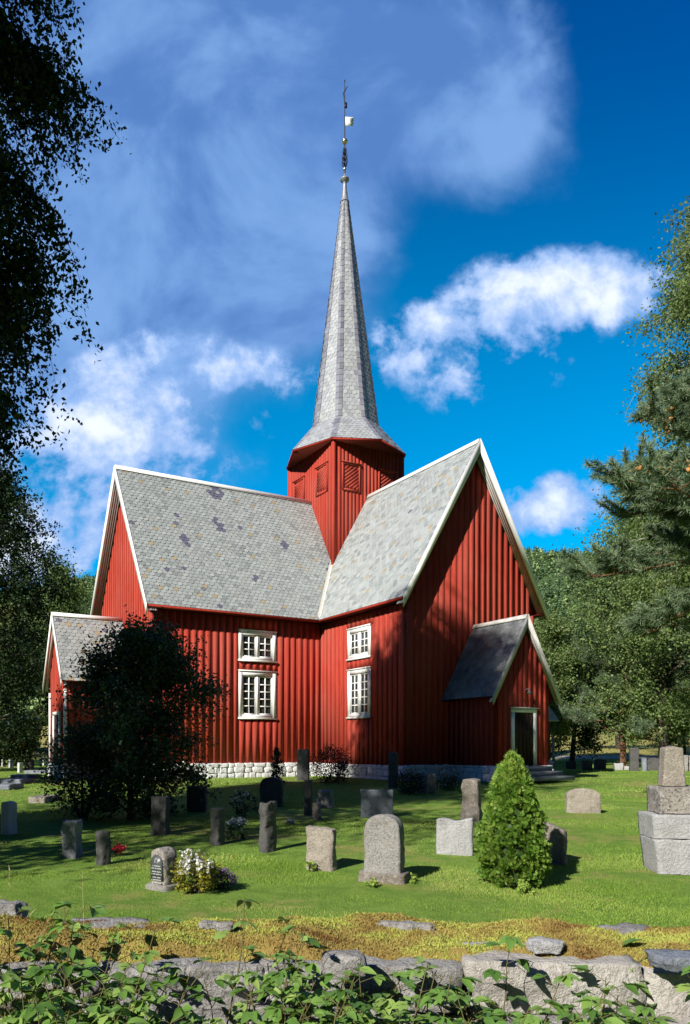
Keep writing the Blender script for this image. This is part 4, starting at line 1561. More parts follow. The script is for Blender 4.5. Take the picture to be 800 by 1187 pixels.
def stone_mesh(mb, w, h, d, top=None, taper=0.0, rough=0.012, seed=0, nx=18, nz=22, ny=6, edge=0.03, nscale=9, shift=(0, 0, 0)):
    """upright slab as one closed surface: front is -y; top(s) lowers the top edge (0..1 of h)"""
    def P(s, t_, q):
        # s,q in -1..1 across / through, t in 0..1 up
        hh = h * (1 - (top(s) if top else 0))
        ww = w / 2 * (1 - taper * t_)
        # chamfered horizontal section
        x, y = s * ww, q * d / 2
        ex, ey = max(0, abs(s) * ww - (ww - edge)), max(0, abs(q) * d / 2 - (d / 2 - edge))
        if ex > 0 and ey > 0:
            k = 1 - 0.29 * min(ex, ey) / max(edge, 1e-6)
            x = math.copysign((ww - edge) + ex * k, s)
            y = math.copysign((d / 2 - edge) + ey * k, q)
        z = t_ * hh
        tz = max(0, (t_ * hh) - (hh - edge))
        if tz > 0 and ey > 0:
            z -= 0.3 * min(tz, ey)
        return np.array((x, y, z))
    V, F_, ids = [], [], {}

    def vid(s, t_, q):
        key = (round(s, 5), round(t_, 5), round(q, 5))
        if key not in ids:
            p = P(s, t_, q)
            v_ = Vector(p) * nscale + Vector((seed * 3.7, seed * 1.3, seed * 2.1))
            dsp = np.array(mnoise.noise_vector(v_)) * rough + np.array(mnoise.noise_vector(v_ * 2.7)) * rough * .6 + np.array(mnoise.noise_vector(v_ * .35)) * rough * 1.2
            ids[key] = len(V)
            V.append(p + dsp)
        return ids[key]
    S_ = np.linspace(-1, 1, nx + 1)
    T_ = np.linspace(0, 1, nz + 1)
    Q_ = np.linspace(-1, 1, ny + 1)
    for i in range(nx):
        for j in range(nz):
            for q, fl in ((-1, False), (1, True)):
                f = [vid(S_[i], T_[j], q), vid(S_[i + 1], T_[j], q), vid(S_[i + 1], T_[j + 1], q), vid(S_[i], T_[j + 1], q)]
                F_.append(f[::-1] if fl else f)
    for k in range(ny):
        for j in range(nz):
            for s, fl in ((1, False), (-1, True)):
                f = [vid(s, T_[j], Q_[k]), vid(s, T_[j], Q_[k + 1]), vid(s, T_[j + 1], Q_[k + 1]), vid(s, T_[j + 1], Q_[k])]
                F_.append(f[::-1] if fl else f)
        for i in range(nx):
            F_.append([vid(S_[i], 1, Q_[k]), vid(S_[i + 1], 1, Q_[k]), vid(S_[i + 1], 1, Q_[k + 1]), vid(S_[i], 1, Q_[k + 1])])
    mb.add(np.array(V) + np.array(shift), np.array(F_))


def arch_top(k, p=2.0):
    """top falls by k of the height at the shoulders"""
    return lambda s: k * (1 - max(0.0, 1 - abs(s) ** p) ** 0.5)


def shallow(k):
    return lambda s: k * s * s


def slant(k):
    return lambda s: k * (s + 1) / 2


def saddle(k):
    return lambda s: k * (0.55 * (1 - math.cos((s - .25) * 3.0)) * (1 if s < .75 else 1) if abs(s) < .9 else .6) * .6 + (.12 if s < -.85 else 0) - (.0)


def jag(seed, k=.04):
    return lambda s: k * (0.6 + mnoise.noise((s * 2.3, seed, 0)) + .6 * mnoise.noise((s * 6.0, seed, 2)))


def headstone(label, px0, px1, py0, py1, depth, rot, mat, top=None, taper=0.0, rough=0.010, seed=1, plinth=None, group=None, edge=0.03, name='gravestone', Yat=None, smooth=True):
    """gravestone seen between px0..px1, from py0 (top) down to py1 (foot)"""
    pxc = (px0 + px1) / 2
    if Yat is None:
        x, y = spot(pxc, py1)
    else:
        y = Yat
        x = (pxc - PX) / F * y
    x_, y_ = x, y + depth * .45
    x_ = x * y_ / y
    wv = (px1 - px0) / F * y
    th_ = R(rot)
    u_ = math.atan2(x, y)
    w = max(0.12, (wv * math.cos(u_) - depth * abs(math.sin(th_ + u_))) / max(.3, math.cos(th_ + u_)))
    h = (py1 - py0) / F * y_
    loc = (x_, y_, gw(x_, y_) - .015)
    pl_h = 0.0
    if plinth:
        pl_h = plinth[1]
    mb = MB()
    stone_mesh(mb, w, h - pl_h, depth, top, taper, rough, seed, edge=edge, shift=(0, 0, pl_h))
    if plinth is None:
        o = mb.build(name, mat, None, smooth)
        o.location = loc
        o.rotation_euler = (0, 0, th_)
        tag(o, label, 'gravestone', group)
        return o, w, h
    root = empty(name, loc, th_)
    tag(root, label, 'gravestone', group)
    mb.build('headstone', mat, root, smooth)
    pb = MB()
    stone_mesh(pb, w + plinth[0], pl_h + .03, depth + plinth[0] * .8, None, 0.02, rough * .8, seed + 9, 12, 5, 5, edge)
    pb.build('plinth', plinth[2] if len(plinth) > 2 else mat, root, smooth)
    return root, w, h


G = 'gravestone'
headstone('square pale marble pillar stone at the left edge of the lawn', 0, 21, 929, 968, .22, -28, M['marble'], shallow(.06), .06, .008, 1)
headstone('rugged bluish stone like a tree stump below the small dark tree', 71, 97, 950, 995, .24, -12, M['streaked'], jag(3, .04), .02, .022, 2)
headstone('narrow dark stone with a bright split edge right of the stump stone', 110, 129, 963, 1003, .16, -40, M['granite_dark'], jag(5, .05), 0, .012, 3)
# stone with inscription
r4, w4, h4 = headstone('small arched granite stone with dark inscribed panel beside yellow bush', 174, 207, 983, 1033, .22, -38, M['speckled'], arch_top(.24, 2.2), 0, .008, 4, plinth=(.10, .05, M['granite']))
pn = MB()
ww, hh = w4 * .40, h4
prof = [(-ww, .14), (ww, .14), (ww, hh * .66)] + [(ww * math.cos(a_), hh * .66 + hh * .20 * math.sin(a_)) for a_ in np.linspace(.15, math.pi - .15, 10)] + [(-ww, hh * .66)]
pn.prism([(x_, -.115, z_) for x_, z_ in prof], (0, -.012, 0))
pan = pn.build('inscription_panel', M['panel'], r4)
lt = MB()
rg = random.Random(8)
for row, (z_, a0) in enumerate(((.60, .62), (.545, .8), (.47, .72), (.415, .8), (.34, .6), (.285, .78), (.215, .66))):
    s = -ww * a0
    while s < ww * a0:
        l_ = rg.uniform(.008, .020)
        lt.box((s + l_ / 2, -.1285, hh * z_), (l_, .004, hh * .026))
        s += l_ + (.004 if rg.random() < .75 else .014)
for k in range(12):
    a_ = math.pi * k / 11
    lt.box((ww * .22 * math.cos(a_), -.1285, hh * .72 + hh * .055 * math.sin(a_)), (.009, .004, .009))
for sx1 in (-1, 1):
    lt.box((sx1 * ww * .22, -.1285, hh * .69), (.009, .004, hh * .05))
lt.build('lettering', M['letter'], r4)

headstone('rough rectangular tan slab left of the round-topped stone', 354, 391, 957, 1009, .19, -26, M['granite_warm'], lambda s: .05 * (s + 1) / 2 + jag(2, .03)(s), .02, .016, 5)
headstone('large round-topped granite stone on a mossy plinth', 421, 470, 945, 1024, .24, -26, M['granite'], arch_top(.26, 2.3), .0, .010, 6, plinth=(.12, .11, M['lichen_stone']))
headstone('pale speckled slab with a dipped top left of the conical bush', 505, 549, 947, 991, .15, -18, M['granite_pale'], lambda s: .07 * math.exp(-((s - .15) / .40) ** 2) + .05 * max(0, -s) ** 4 + .02 * (1 - s) * .5, .02, .007, 7, edge=.04)
headstone('tapered rough pillar stone behind the dipped pale slab', 533, 560, 902, 957, .30, -30, M['lichen_stone'], shallow(.04), .22, .02, 8)
headstone('mottled sloping-topped stone half hidden by the conical bush', 622, 658, 952, 1002, .18, -30, M['lichen_stone'], lambda s: .20 * ((s + 1) / 2) ** 1.2 - .0, .0, .016, 9)
headstone('low wide slab with curved top alone on the right lawn', 654, 697, 914, 943, .26, -12, M['granite_warm'], lambda s: .22 * abs(s) ** 2.6, .0, .010, 10)
headstone('wide blue-grey polished slab behind the round-topped stone', 418, 456, 915, 948, .14, -8, M['granite_blue'], None, .0, .004, 11)
headstone('tall narrow dark stone in front of the transept corner', 450, 462, 872, 914, .2, -20, M['granite_dark'], None, .05, .006, 12)
headstone('tall dark slab standing before the inner corner of the church', 344, 359, 868, 905, .2, -15, M['granite_dark'], jag(6, .02), .0, .008, 13)
headstone('slender dark post-shaped stone left of the rough pale boulder stone', 352, 363, 904, 946, .2, -20, M['granite_dark'], None, .0, .010, 14)
headstone('rough rounded grey stone behind the slender dark post', 366, 387, 914, 937, .25, -20, M['granite'], jag(7, .12), .1, .03, 15)
headstone('short dark stone with pale worn patch below the rounded grey stone', 362, 373, 930, 951, .16, -35, M['lichen_stone'], jag(8, .06), .0, .02, 16)
headstone('small weathered grey stone close to the transept foundation', 486, 496, 896, 920, .18, -20, M['granite'], shallow(.05), .0, .012, 17)
headstone('small brown stone paired with the weathered one by the foundation', 496, 506, 897, 921, .16, -24, M['lichen_stone'], None, .0, .012, 18)
headstone('dark stone with pale streaks left of the pale blue flowers', 243, 262, 936, 981, .22, -30, M['granite_dark'], jag(9, .05), .0, .018, 19)
headstone('tall black rugged stone with bright edge in the shaded middle', 299, 321, 928, 989, .26, -38, M['granite_dark'], jag(11, .06), .02, .022, 20)
headstone('broad dark rectangular stone before the limewashed foundation', 216, 241, 911, 942, .2, -12, M['granite_dark'], None, .0, .008, 21)
headstone('dark round-shouldered stone beside the columnar juniper', 301, 329, 901, 935, .22, -14, M['granite_dark'], arch_top(.2, 2.6), .0, .012, 22)
headstone('dark leaning-edged stone at the foot of the small dark tree', 174, 198, 922, 968, .22, -16, M['granite_dark'], jag(13, .05), .04, .014, 23)
# far left
headstone('small white stone in the far left shade, right of the others', 20, 27, 887, 899, .3, -20, M['marble'], None, 0, .006, 24, Yat=37)
headstone('small white stone far left beside the red shed', 10, 15, 877, 887, .3, -20, M['marble'], None, 0, .006, 25, Yat=46)
headstone('slim pale stone far left under the dark trees', 49, 54, 871, 881, .3, -20, M['marble'], shallow(.1), 0, .006, 26, Yat=50)
headstone('tiny pale stone far left nearest the edge', 2, 6, 876, 885, .3, -20, M['granite_pale'], None, 0, .006, 27, Yat=48)
headstone('dark squat stone far left behind the flat slabs', 28, 40, 880, 893, .3, -20, M['granite_dark'], shallow(.1), 0, .006, 28, Yat=42)
for i, (a0, a1, py, lab) in enumerate(((0, 20, 914, 'flat grave slab nearest the left edge'), (8, 33, 907.5, 'flat grave slab in the middle of three at left'), (18, 41, 902, 'flat grave slab farthest of three at left'), (33, 58, 896.5, 'long flat grave slab far left under the trees'), (42, 62, 929, 'low broken grave slab on the sunlit strip at left'))):
    x, y = spot((a0 + a1) / 2, py)
    mb = MB()
    w = (a1 - a0) / F * y
    stone_mesh(mb, w, .16, 1.1, None, 0, .008, 40 + i, 10, 3, 10, .03)
    o = mb.build('grave_slab', M['granite_blue'] if i < 4 else M['granite_warm'], None, True)
    o.location = (x, y, gw(x, y) - .01)
    o.rotation_euler = (0, 0, R(-6))
    tag(o, lab, 'grave slab')
# far right row
for (a0, a1, b0, b1, mat_, tp, lab, Yd) in (
        (674, 687, 880, 892, 'granite_dark', None, 'dark block stone left in the far right row', 41),
        (688, 703, 879, 891, 'granite_dark', shallow(.08), 'dark block stone second in the far right row', 43),
        (711, 723, 881, 890, 'granite_pale', jag(4, .2), 'pale rough boulder stone in the far right row', 42),
        (722, 732, 885, 890, 'granite_pale', jag(5, .2), 'low pale broken stone beside the rough boulder stone', 42),
        (729, 741, 866, 893, 'granite_dark', None, 'tall black slab under the right trees', 40),
        (743, 750, 878, 893, 'granite_blue', None, 'slim bluish stone left of the dark rounded stone', 40),
        (749, 767, 878, 893, 'granite_dark', arch_top(.35), 'dark rounded stone left of the obelisk', 41),
        (789, 798, 874, 893, 'granite', jag(7, .05), 'grey rough stone at the right edge behind the monument', 40),
        (797, 806, 875, 893, 'speckled', None, 'speckled stone cut by the right picture edge', 40),
        (655, 668, 880, 890, 'granite_dark', shallow(.1), 'dark low stone next to the sacristy', 44),
        (768, 776, 853, 893, 'granite_dark', shallow(.1), 'tall dark stone rising behind the obelisk', 46)):
    headstone(lab, a0, a1, b0, b1, .3, -12, M[mat_], tp, 0, .012, a0, Yat=Yd)

# monument at the right edge
xm, ym = spot(786, 1016)
ym += .35
xm = (788 - PX) / F * ym
mon = empty('grave_monument', (xm, ym, gw(xm, ym)), R(-10))
tag(mon, 'tall stepped granite monument with obelisk at the right edge', 'grave monument')
k = ym / F
zb = float(gz(xm, ym))


def zrel(py):
    return (PY - py) * k - zb


b1 = MB()
stone_mesh(b1, 62 * k, zrel(970), .60, None, -.14, .006, 61, 14, 14, 10, .015)
b1.build('base_block', M['granite_pale'], mon, True)
b1 = MB()
stone_mesh(b1, 72 * k, zrel(942) - zrel(970) - .01, .62, None, -.04, .006, 62, 14, 8, 10, .015, shift=(0, 0, zrel(970) + .006))
b1.build('middle_block', M['granite_pale'], mon, True)
b1 = MB()
stone_mesh(b1, 60 * k, zrel(911) - zrel(942) - .01, .52, None, -.01, .007, 63, 14, 8, 10, .015, shift=(0.02, 0, zrel(942) + .004))
b1.build('upper_block', M['speckled'], mon, True)
b1 = MB()
stone_mesh(b1, 25 * k, zrel(865) - zrel(911), .22, lambda s: .05 * abs(s), .24, .004, 64, 10, 14, 8, .01, shift=(-.10, 0, zrel(911) + .004))
b1.build('obelisk', M['granite_warm'], mon, True)

# ------------------------------------------------------------------ shrubs and flowers by the graves
# conical thuja
xt, yt = spot(594, 1033)
yt += .36
xt = (594 - PX) / F * yt
th = empty('thuja', (xt, yt, gw(xt, yt)))
tag(th, 'bright green conical thuja bush standing among the gravestones', 'thuja')
rng = np.random.default_rng(3)
HT, RT = 1.60, 0.375


def thuja_r(f):
    return RT * np.where(f < .25, .86 + .14 * (f / .25), np.clip(1 - ((f - .25) / .78) ** 1.55, 0.02, 1)) * 1.0


tm = MB()
NC = 620
fc = rng.random(NC) ** 1.0
ac = np.arange(NC) * 2.39996 + rng.normal(size=NC) * .35
rc_ = thuja_r(fc) * rng.uniform(.78, 1.03, NC) * (1 + .10 * np.sin(ac * 3 + fc * 17))
CCl = np.stack([rc_ * np.cos(ac), rc_ * np.sin(ac), .05 + fc * (HT - .18)], 1)
OUT = np.stack([np.cos(ac), np.sin(ac), np.zeros(NC)], 1)
PER = 30
N = NC * PER
f = np.repeat(fc, PER)
out_ = np.repeat(OUT, PER, 0)
axis_ = unit(out_ * (.85 - .65 * f)[:, None] + np.array((0, 0, 1.0)) * (.50 + .8 * f)[:, None])
C = np.repeat(CCl, PER, 0) + rng.normal(size=(N, 3)) * .020 + axis_ * rng.uniform(-.05, .035, (N, 1))
d = unit(axis_ + rng.normal(size=(N, 3)) * .42)
pl = unit(np.cross(d, rng.normal(size=(N, 3))))
Vs, Ts = [], []
ln = (rng.uniform(.030, .062, N) * (1 + 1.0 * (f > .72) * rng.random(N) + .5 * (rng.random(N) < .06)))[:, None]
for (o1, ang, sc1) in ((0, 0, 1.0), (.12, .75, .72), (.12, -.75, .72), (.40, .6, .5), (.40, -.6, .5)):
    dd_ = d * math.cos(ang) + pl * math.sin(ang)
    p0 = C + d * ln * o1
    w_ = unit(np.cross(dd_, np.cross(d, pl))) * ln * .11
    Vs.append(np.stack([p0 - w_ * .6, p0 + dd_ * ln * sc1 * .55 - w_, p0 + dd_ * ln * sc1, p0 + dd_ * ln * sc1 * .55 + w_], 1))
tt = np.clip(np.repeat(rng.uniform(.1, .7, NC), PER) + .3 * rng.random(N) + .25 * (f > .78) * rng.random(N), 0, 1)
V = np.concatenate(Vs).reshape(-1, 3)
tm.add(V, np.arange(len(V)).reshape(-1, 4), np.tile(tt, 5))
tm.build('foliage', M['thuja'], th)
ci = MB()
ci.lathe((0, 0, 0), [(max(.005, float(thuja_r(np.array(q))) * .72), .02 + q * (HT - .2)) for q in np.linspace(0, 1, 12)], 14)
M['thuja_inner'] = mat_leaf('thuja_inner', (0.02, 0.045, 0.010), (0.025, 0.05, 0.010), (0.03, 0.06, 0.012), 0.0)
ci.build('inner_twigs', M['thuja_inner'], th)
st = MB()
st.tube([(0, 0, -.05), (0, 0, HT * .9)], [.035, .008], 7)
st.build('trunk', M['bark'], th)

x, y = spot(228, 1040)
shrub('flowering_bush', 'yellow-green bush with white blossoms beside the inscribed stone', 'bush', x, y + .2, .24, .44, .045, 1500, 31, M['gold_leaf'], flowers=M['petal_white'], nfl=190, fl_size=.032, stems=14, fl_top=.72)
x, y = spot(257, 1033)
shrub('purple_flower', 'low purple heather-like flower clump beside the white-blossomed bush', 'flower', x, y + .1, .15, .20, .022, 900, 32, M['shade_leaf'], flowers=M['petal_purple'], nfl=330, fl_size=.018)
x, y = spot(274, 974)
shrub('flowering_bush', 'pale blue flowers in the shade between two dark stones', 'flower', x, y, .20, .34, .05, 500, 33, M['shrub_leaf'], flowers=M['petal_blue'], nfl=110, fl_size=.04)
x, y = spot(283, 948)
shrub('flowering_bush', 'taller leafy bush with few pale flowers behind the pale blue flowers', 'flower', x, y, .28, .55, .06, 500, 34, M['shrub_leaf'], flowers=M['petal_white'], nfl=26, fl_size=.05)
x, y = spot(140, 991)
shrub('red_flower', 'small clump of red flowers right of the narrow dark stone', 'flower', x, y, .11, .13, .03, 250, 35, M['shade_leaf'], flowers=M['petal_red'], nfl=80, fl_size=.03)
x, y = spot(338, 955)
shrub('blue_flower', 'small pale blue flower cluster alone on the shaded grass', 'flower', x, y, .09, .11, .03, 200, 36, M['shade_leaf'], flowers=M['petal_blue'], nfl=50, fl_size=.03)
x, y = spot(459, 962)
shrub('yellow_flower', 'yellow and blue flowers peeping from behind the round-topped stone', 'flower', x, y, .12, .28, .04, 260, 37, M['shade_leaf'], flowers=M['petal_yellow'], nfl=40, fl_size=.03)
x, y = spot(321, 911)
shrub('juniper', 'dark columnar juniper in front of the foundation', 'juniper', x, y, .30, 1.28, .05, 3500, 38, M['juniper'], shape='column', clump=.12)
x, y = spot(382, 908)
shrub('bush', 'dark rounded bush in the inner corner of the church', 'bush', x, y, .75, 1.25, .06, 3800, 39, M['juniper'])
x, y = spot(399, 905)
shrub('flowering_bush', 'bush with scattered white blossoms below the transept wall', 'bush', x, y, .45, .8, .06, 1100, 40, M['shrub_leaf'], flowers=M['petal_white'], nfl=60, fl_size=.05)
x, y = spot(474, 921)
shrub('bush', 'low dark bush left of the paired stones at the foundation', 'bush', x, y, .45, .65, .06, 1800, 41, M['juniper'])
x, y = spot(518, 916)
shrub('bush', 'low shady bush between paired stones and pillar stone', 'bush', x, y, .4, .45, .06, 1100, 42, M['shrub_leaf'], flowers=M['petal_white'], nfl=14, fl_size=.05)
x, y = spot(208, 912)
shrub('flowering_bush', 'pale-leaved bush against the foundation beside the small dark tree', 'bush', x, y, .55, 1.0, .07, 900, 43, M['willow_leaf'], flowers=M['petal_white'], nfl=40, fl_size=.05)
x, y = spot(612, 1036)
shrub('grass_tuft', 'fresh green tuft at the foot of the conical thuja', 'plant', x, y, .13, .14, .04, 260, 44, M['grass'])
x, y = spot(352, 980)
for i, (px_, py_, lab) in enumerate(((358, 1010, 'leafy weeds at the foot of the rough tan slab'), (479, 1024, 'thin weed sprouting beside the mossy plinth'), (432, 1030, 'weeds in front of the mossy plinth'))):
    x, y = spot(px_, py_)
    shrub('weed', lab, 'weed', x, y, .10, .11, .035, 120, 45 + i, M['grass'])

# red shed and its pale roof at far left
xs_, ys_ = -24.6, 66.0
sh = empty('red_shed', (xs_, ys_, gw(xs_, ys_)), R(12))
tag(sh, 'small red shed with pale sheet roof far left behind the gravestones', 'shed')
s1_ = MB()
s1_.box((0, 0, 1.1), (9, 4, 2.2))
for k in range(28):
    s1_.box((-4.4 + k * .325, -2.015, 1.1), (.18, .03, 2.2))
s1_.build('wall', M['shed_red'], sh)
s1_ = MB()
s1_.prism([(-4.9, -2.5, 2.1), (4.9, -2.5, 2.1), (4.9, 0, 3.1), (-4.9, 0, 3.1)], (0, 0, .08))
s1_.prism([(-4.9, 0, 3.103), (4.9, 0, 3.103), (4.9, 2.5, 2.1), (-4.9, 2.5, 2.1)], (0, 0, .08))
for k in range(40):
    s1_.bar((-4.8 + k * .246, -2.5, 2.2), (-4.8 + k * .246, 0, 3.2), .05, .04)
s1_.build('roof', M['shed_roof'], sh)
s1_ = MB()
s1_.box((1.5, -2.06, .95), (1.0, .06, 1.9))
s1_.build('door', M['door'], sh)

# gravel path beyond the right lawn
gp = MB()
pp = []
for X in np.linspace(8, 70, 50):
    yy = 58 + .02 * X
    pp.append(((X, yy - 1.6, gw(X, yy - 1.6) + .02), (X, yy + 1.6, gw(X, yy + 1.6) + .02)))
for i in range(49):
    gp.add([pp[i][0], pp[i + 1][0], pp[i + 1][1], pp[i][1]], [[0, 1, 2, 3]])
M['gravel'] = mat_stone('gravel', (0.42, 0.37, 0.31), (0.35, 0.31, 0.26), (0.25, 0.22, 0.19), .6, .5)
tag(gp.build('gravel_path', M['gravel']), kind='structure')

# ------------------------------------------------------------------ stone wall in the foreground
ZW = -1.0                         # wall top relative to the eye


def wall_back(X):
    return 4.42 - .062 * X + .05 * math.sin(X * 2.1)


def wall_front(X):
    return 3.62 - .035 * X + .05 * math.sin(X * 1.3 + 1)


fw = empty('dry_stone_wall', (0.4, 4.0, E - 1.66))
tag(fw, 'moss-topped dry stone wall of pale lichened boulders along the foreground', 'stone wall')
OFF = np.array((.4, 4.0, E - 1.66))
rg = random.Random(12)
X0, X1 = -5.5, 7.0
sw = MB()
# core
core = []
for X in np.linspace(X0, X1, 26):
    core.append(X)
for i in range(25):
    a0, a1 = core[i], core[i + 1]
    y0, y1 = wall_front(a0) + .16, wall_back(a0) - .10
    sw.box(((a0 + a1) / 2 - OFF[0], (y0 + y1) / 2 - OFF[1], -.35 + .0), (a1 - a0, y1 - y0, 1.3 + .5), 0, .3)
stones_pale = MB()
# front courses
def boulder(mb, c, sz, rz, seed, n=16, pw=.84, rough=.14):
    """a weathered wall stone: lump with ledges and chips"""
    tmp = MB()
    lump(tmp, (0, 0, 0), sz, 0, rough, n, seed, .5, pw)
    V = tmp.v[0]
    out = []
    for p in V:
        q = Vector((p[0] * 3.2, p[1] * 3.2, p[2] * 9.0)) + Vector((seed, seed * .7, 0))
        r1 = mnoise.noise(q)
        r2 = mnoise.noise(Vector(p) * 14 + Vector((seed, 0, 3)))
        r3 = mnoise.noise(Vector(p) * 36 + Vector((0, seed, 1)))
        nn = np.array(p) / (np.linalg.norm(p) + 1e-6)
        out.append(p + nn * (math.copysign(abs(r1) ** .6, r1) * .028 + r2 * .014 + r3 * .005))
    V = np.array(out)
    cs, sn = math.cos(rz), math.sin(rz)
    V = V @ np.array([(cs, -sn, 0), (sn, cs, 0), (0, 0, 1)]).T + np.array(c)
    mb.add(V, tmp.f[0], rg.random())


stones_pale = MB()
for row, (zc, hh) in enumerate(((-1.165, .22), (-1.37, .21), (-1.57, .22), (-1.77, .2))):
    X = X0 + rg.uniform(-.3, 0)
    while X < X1:
        w = rg.uniform(.45, 1.25) if row == 0 else rg.uniform(.2, .62)
        h_ = hh * rg.uniform(.85, 1.3)
        yc = wall_front(X + w / 2) + .16 - row * .035 + rg.uniform(-.05, .05)
        tgt = stones_pale if rg.random() < .35 else sw
        boulder(tgt, np.array((X + w / 2, yc, E + zc + rg.uniform(-.03, .02))) - OFF, (w * 1.02, .42, h_), rg.uniform(-.15, .15), rg.random() * 99, 16 if row < 2 else 9)
        X += w
# back edge course
X = X0
while X < X1:
    w = rg.uniform(.2, .7)
    boulder(sw, np.array((X + w / 2, wall_back(X + w / 2) - .10, E + ZW - .175 + rg.uniform(-.03, .03))) - OFF, (w * 1.02, .26, .27), rg.uniform(-.1, .1), rg.random() * 99, 10)
    X += w
sw.build('stonework', M['field_stone'], fw, True)
stones_pale.build('pale_stonework', M['field_stone_pale'], fw, True)
# loose cap stones
for (px_, py_, w_, d_, h_, mt) in ((10, 1051, .17, .14, .10, 'field_stone'), (250, 1069, .2, .08, .045, 'field_stone'), (633, 1094, .13, .10, .05, 'granite_pale'), (788, 1111, .22, .14, .07, 'granite_blue'),
                                  (398, 1112, .17, .14, .085, 'field_stone'), (470, 1070, .3, .06, .04, 'field_stone')):
    Y = .97 * F / (py_ - PY)
    X = (px_ - PX) / F * Y
    mb = MB()
    boulder(mb, np.array((X, Y, E - .985)) - OFF, (w_, d_, h_), rg.uniform(-.4, .4), rg.random() * 99, 12, .8, .25)
    mb.build('cap_stone', M[mt], fw, True)
# moss cushion: surface and tufts
mm = MB()
XX = np.linspace(X0, X1, 320)
SS = np.linspace(0, 1, 26)
MV = np.zeros((len(SS), len(XX), 3))
for i, s in enumerate(SS):
    for j, X in enumerate(XX):
        f0 = wall_front(X) + .035 + .08 * mnoise.noise((X * 1.7, 3, 0)) + .03 * mnoise.noise((X * 6, 9, 0))
        f1 = wall_back(X) - .0 + .09 * mnoise.noise((X * 2.0, 8, 0)) + .03 * mnoise.noise((X * 7, 1, 0))
        Y = f0 + (f1 - f0) * s
        ed = min(1, 6 * s, 6 * (1 - s))
        z = ZW - .05 + .055 * ed + .065 * mnoise.noise((X * 2.2, Y * 3.2, 0)) + .030 * mnoise.noise((X * 6, Y * 8, 4)) + .012 * mnoise.noise((X * 16, Y * 18, 4)) - .05 * (1 - ed) ** 2
        MV[i, j] = (X, Y, E + z)
idx = np.arange(MV.shape[0] * MV.shape[1]).reshape(MV.shape[0], MV.shape[1])
mm.add((MV - OFF).reshape(-1, 3), np.stack([idx[:-1, :-1], idx[:-1, 1:], idx[1:, 1:], idx[1:, :-1]], -1).reshape(-1, 4), .35)
rng = np.random.default_rng(9)
N = 120000
ui, si = rng.uniform(0.2, .8, N) * (len(XX) - 1), rng.uniform(0, 1, N) * (len(SS) - 1.01)
i0, j0 = si.astype(int), ui.astype(int)
base = MV[i0, j0] + (MV[i0 + 1, j0] - MV[i0, j0]) * (si - i0)[:, None] + (MV[i0, j0 + 1] - MV[i0, j0]) * (ui - j0)[:, None]
pat = np.array([mnoise.noise((p[0] * 1.5, p[1] * 3.5, 2)) + .7 * mnoise.noise((p[0] * 4, p[1] * 8, 7)) for p in base])
d = unit(rng.normal(size=(N, 3)) * .55 + np.array((0, 0, 1)))
s_ = unit(np.cross(d, rng.normal(size=(N, 3))))
ln = (rng.uniform(.006, .018, N) * (1 + 1.0 * (rng.random(N) < .04)))[:, None]
V = np.stack([base - s_ * .005, base + s_ * .005, base + d * ln], 1) - OFF
mm.add(V.reshape(-1, 3), np.arange(3 * N).reshape(-1, 3), np.clip(.70 + 1.1 * pat + rng.normal(size=N) * .10, 0, 1))
mm.build('moss', M['moss'], fw)

# ------------------------------------------------------------------ plants in front of the wall


def ovate(mb, base, d, n, L, wd, rng, tint, droop=.25):
    """one toothed leaf, folded along its midrib"""
    d = d / np.linalg.norm(d)
    s = np.cross(d, n)
    s /= np.linalg.norm(s) + 1e-9
    nn = np.cross(s, d)
    ts = (0, .18, .42, .68, .88, 1.0)
    ws = (.04, .78, 1.0, .72, .32, 0)
    V = []
    for t_, w in zip(ts, ws):
        c_ = base + d * L * t_ - nn * L * droop * t_ * t_
        V += [c_ - s * wd * w * .5 + nn * wd * w * .16, c_, c_ + s * wd * w * .5 + nn * wd * w * .16]
    fs = []
    for i in range(5):
        a_ = i * 3
        fs += [[a_, a_ + 1, a_ + 4, a_ + 3], [a_ + 1, a_ + 2, a_ + 5, a_ + 4]]
    mb.add(np.array(V), np.array(fs), tint)


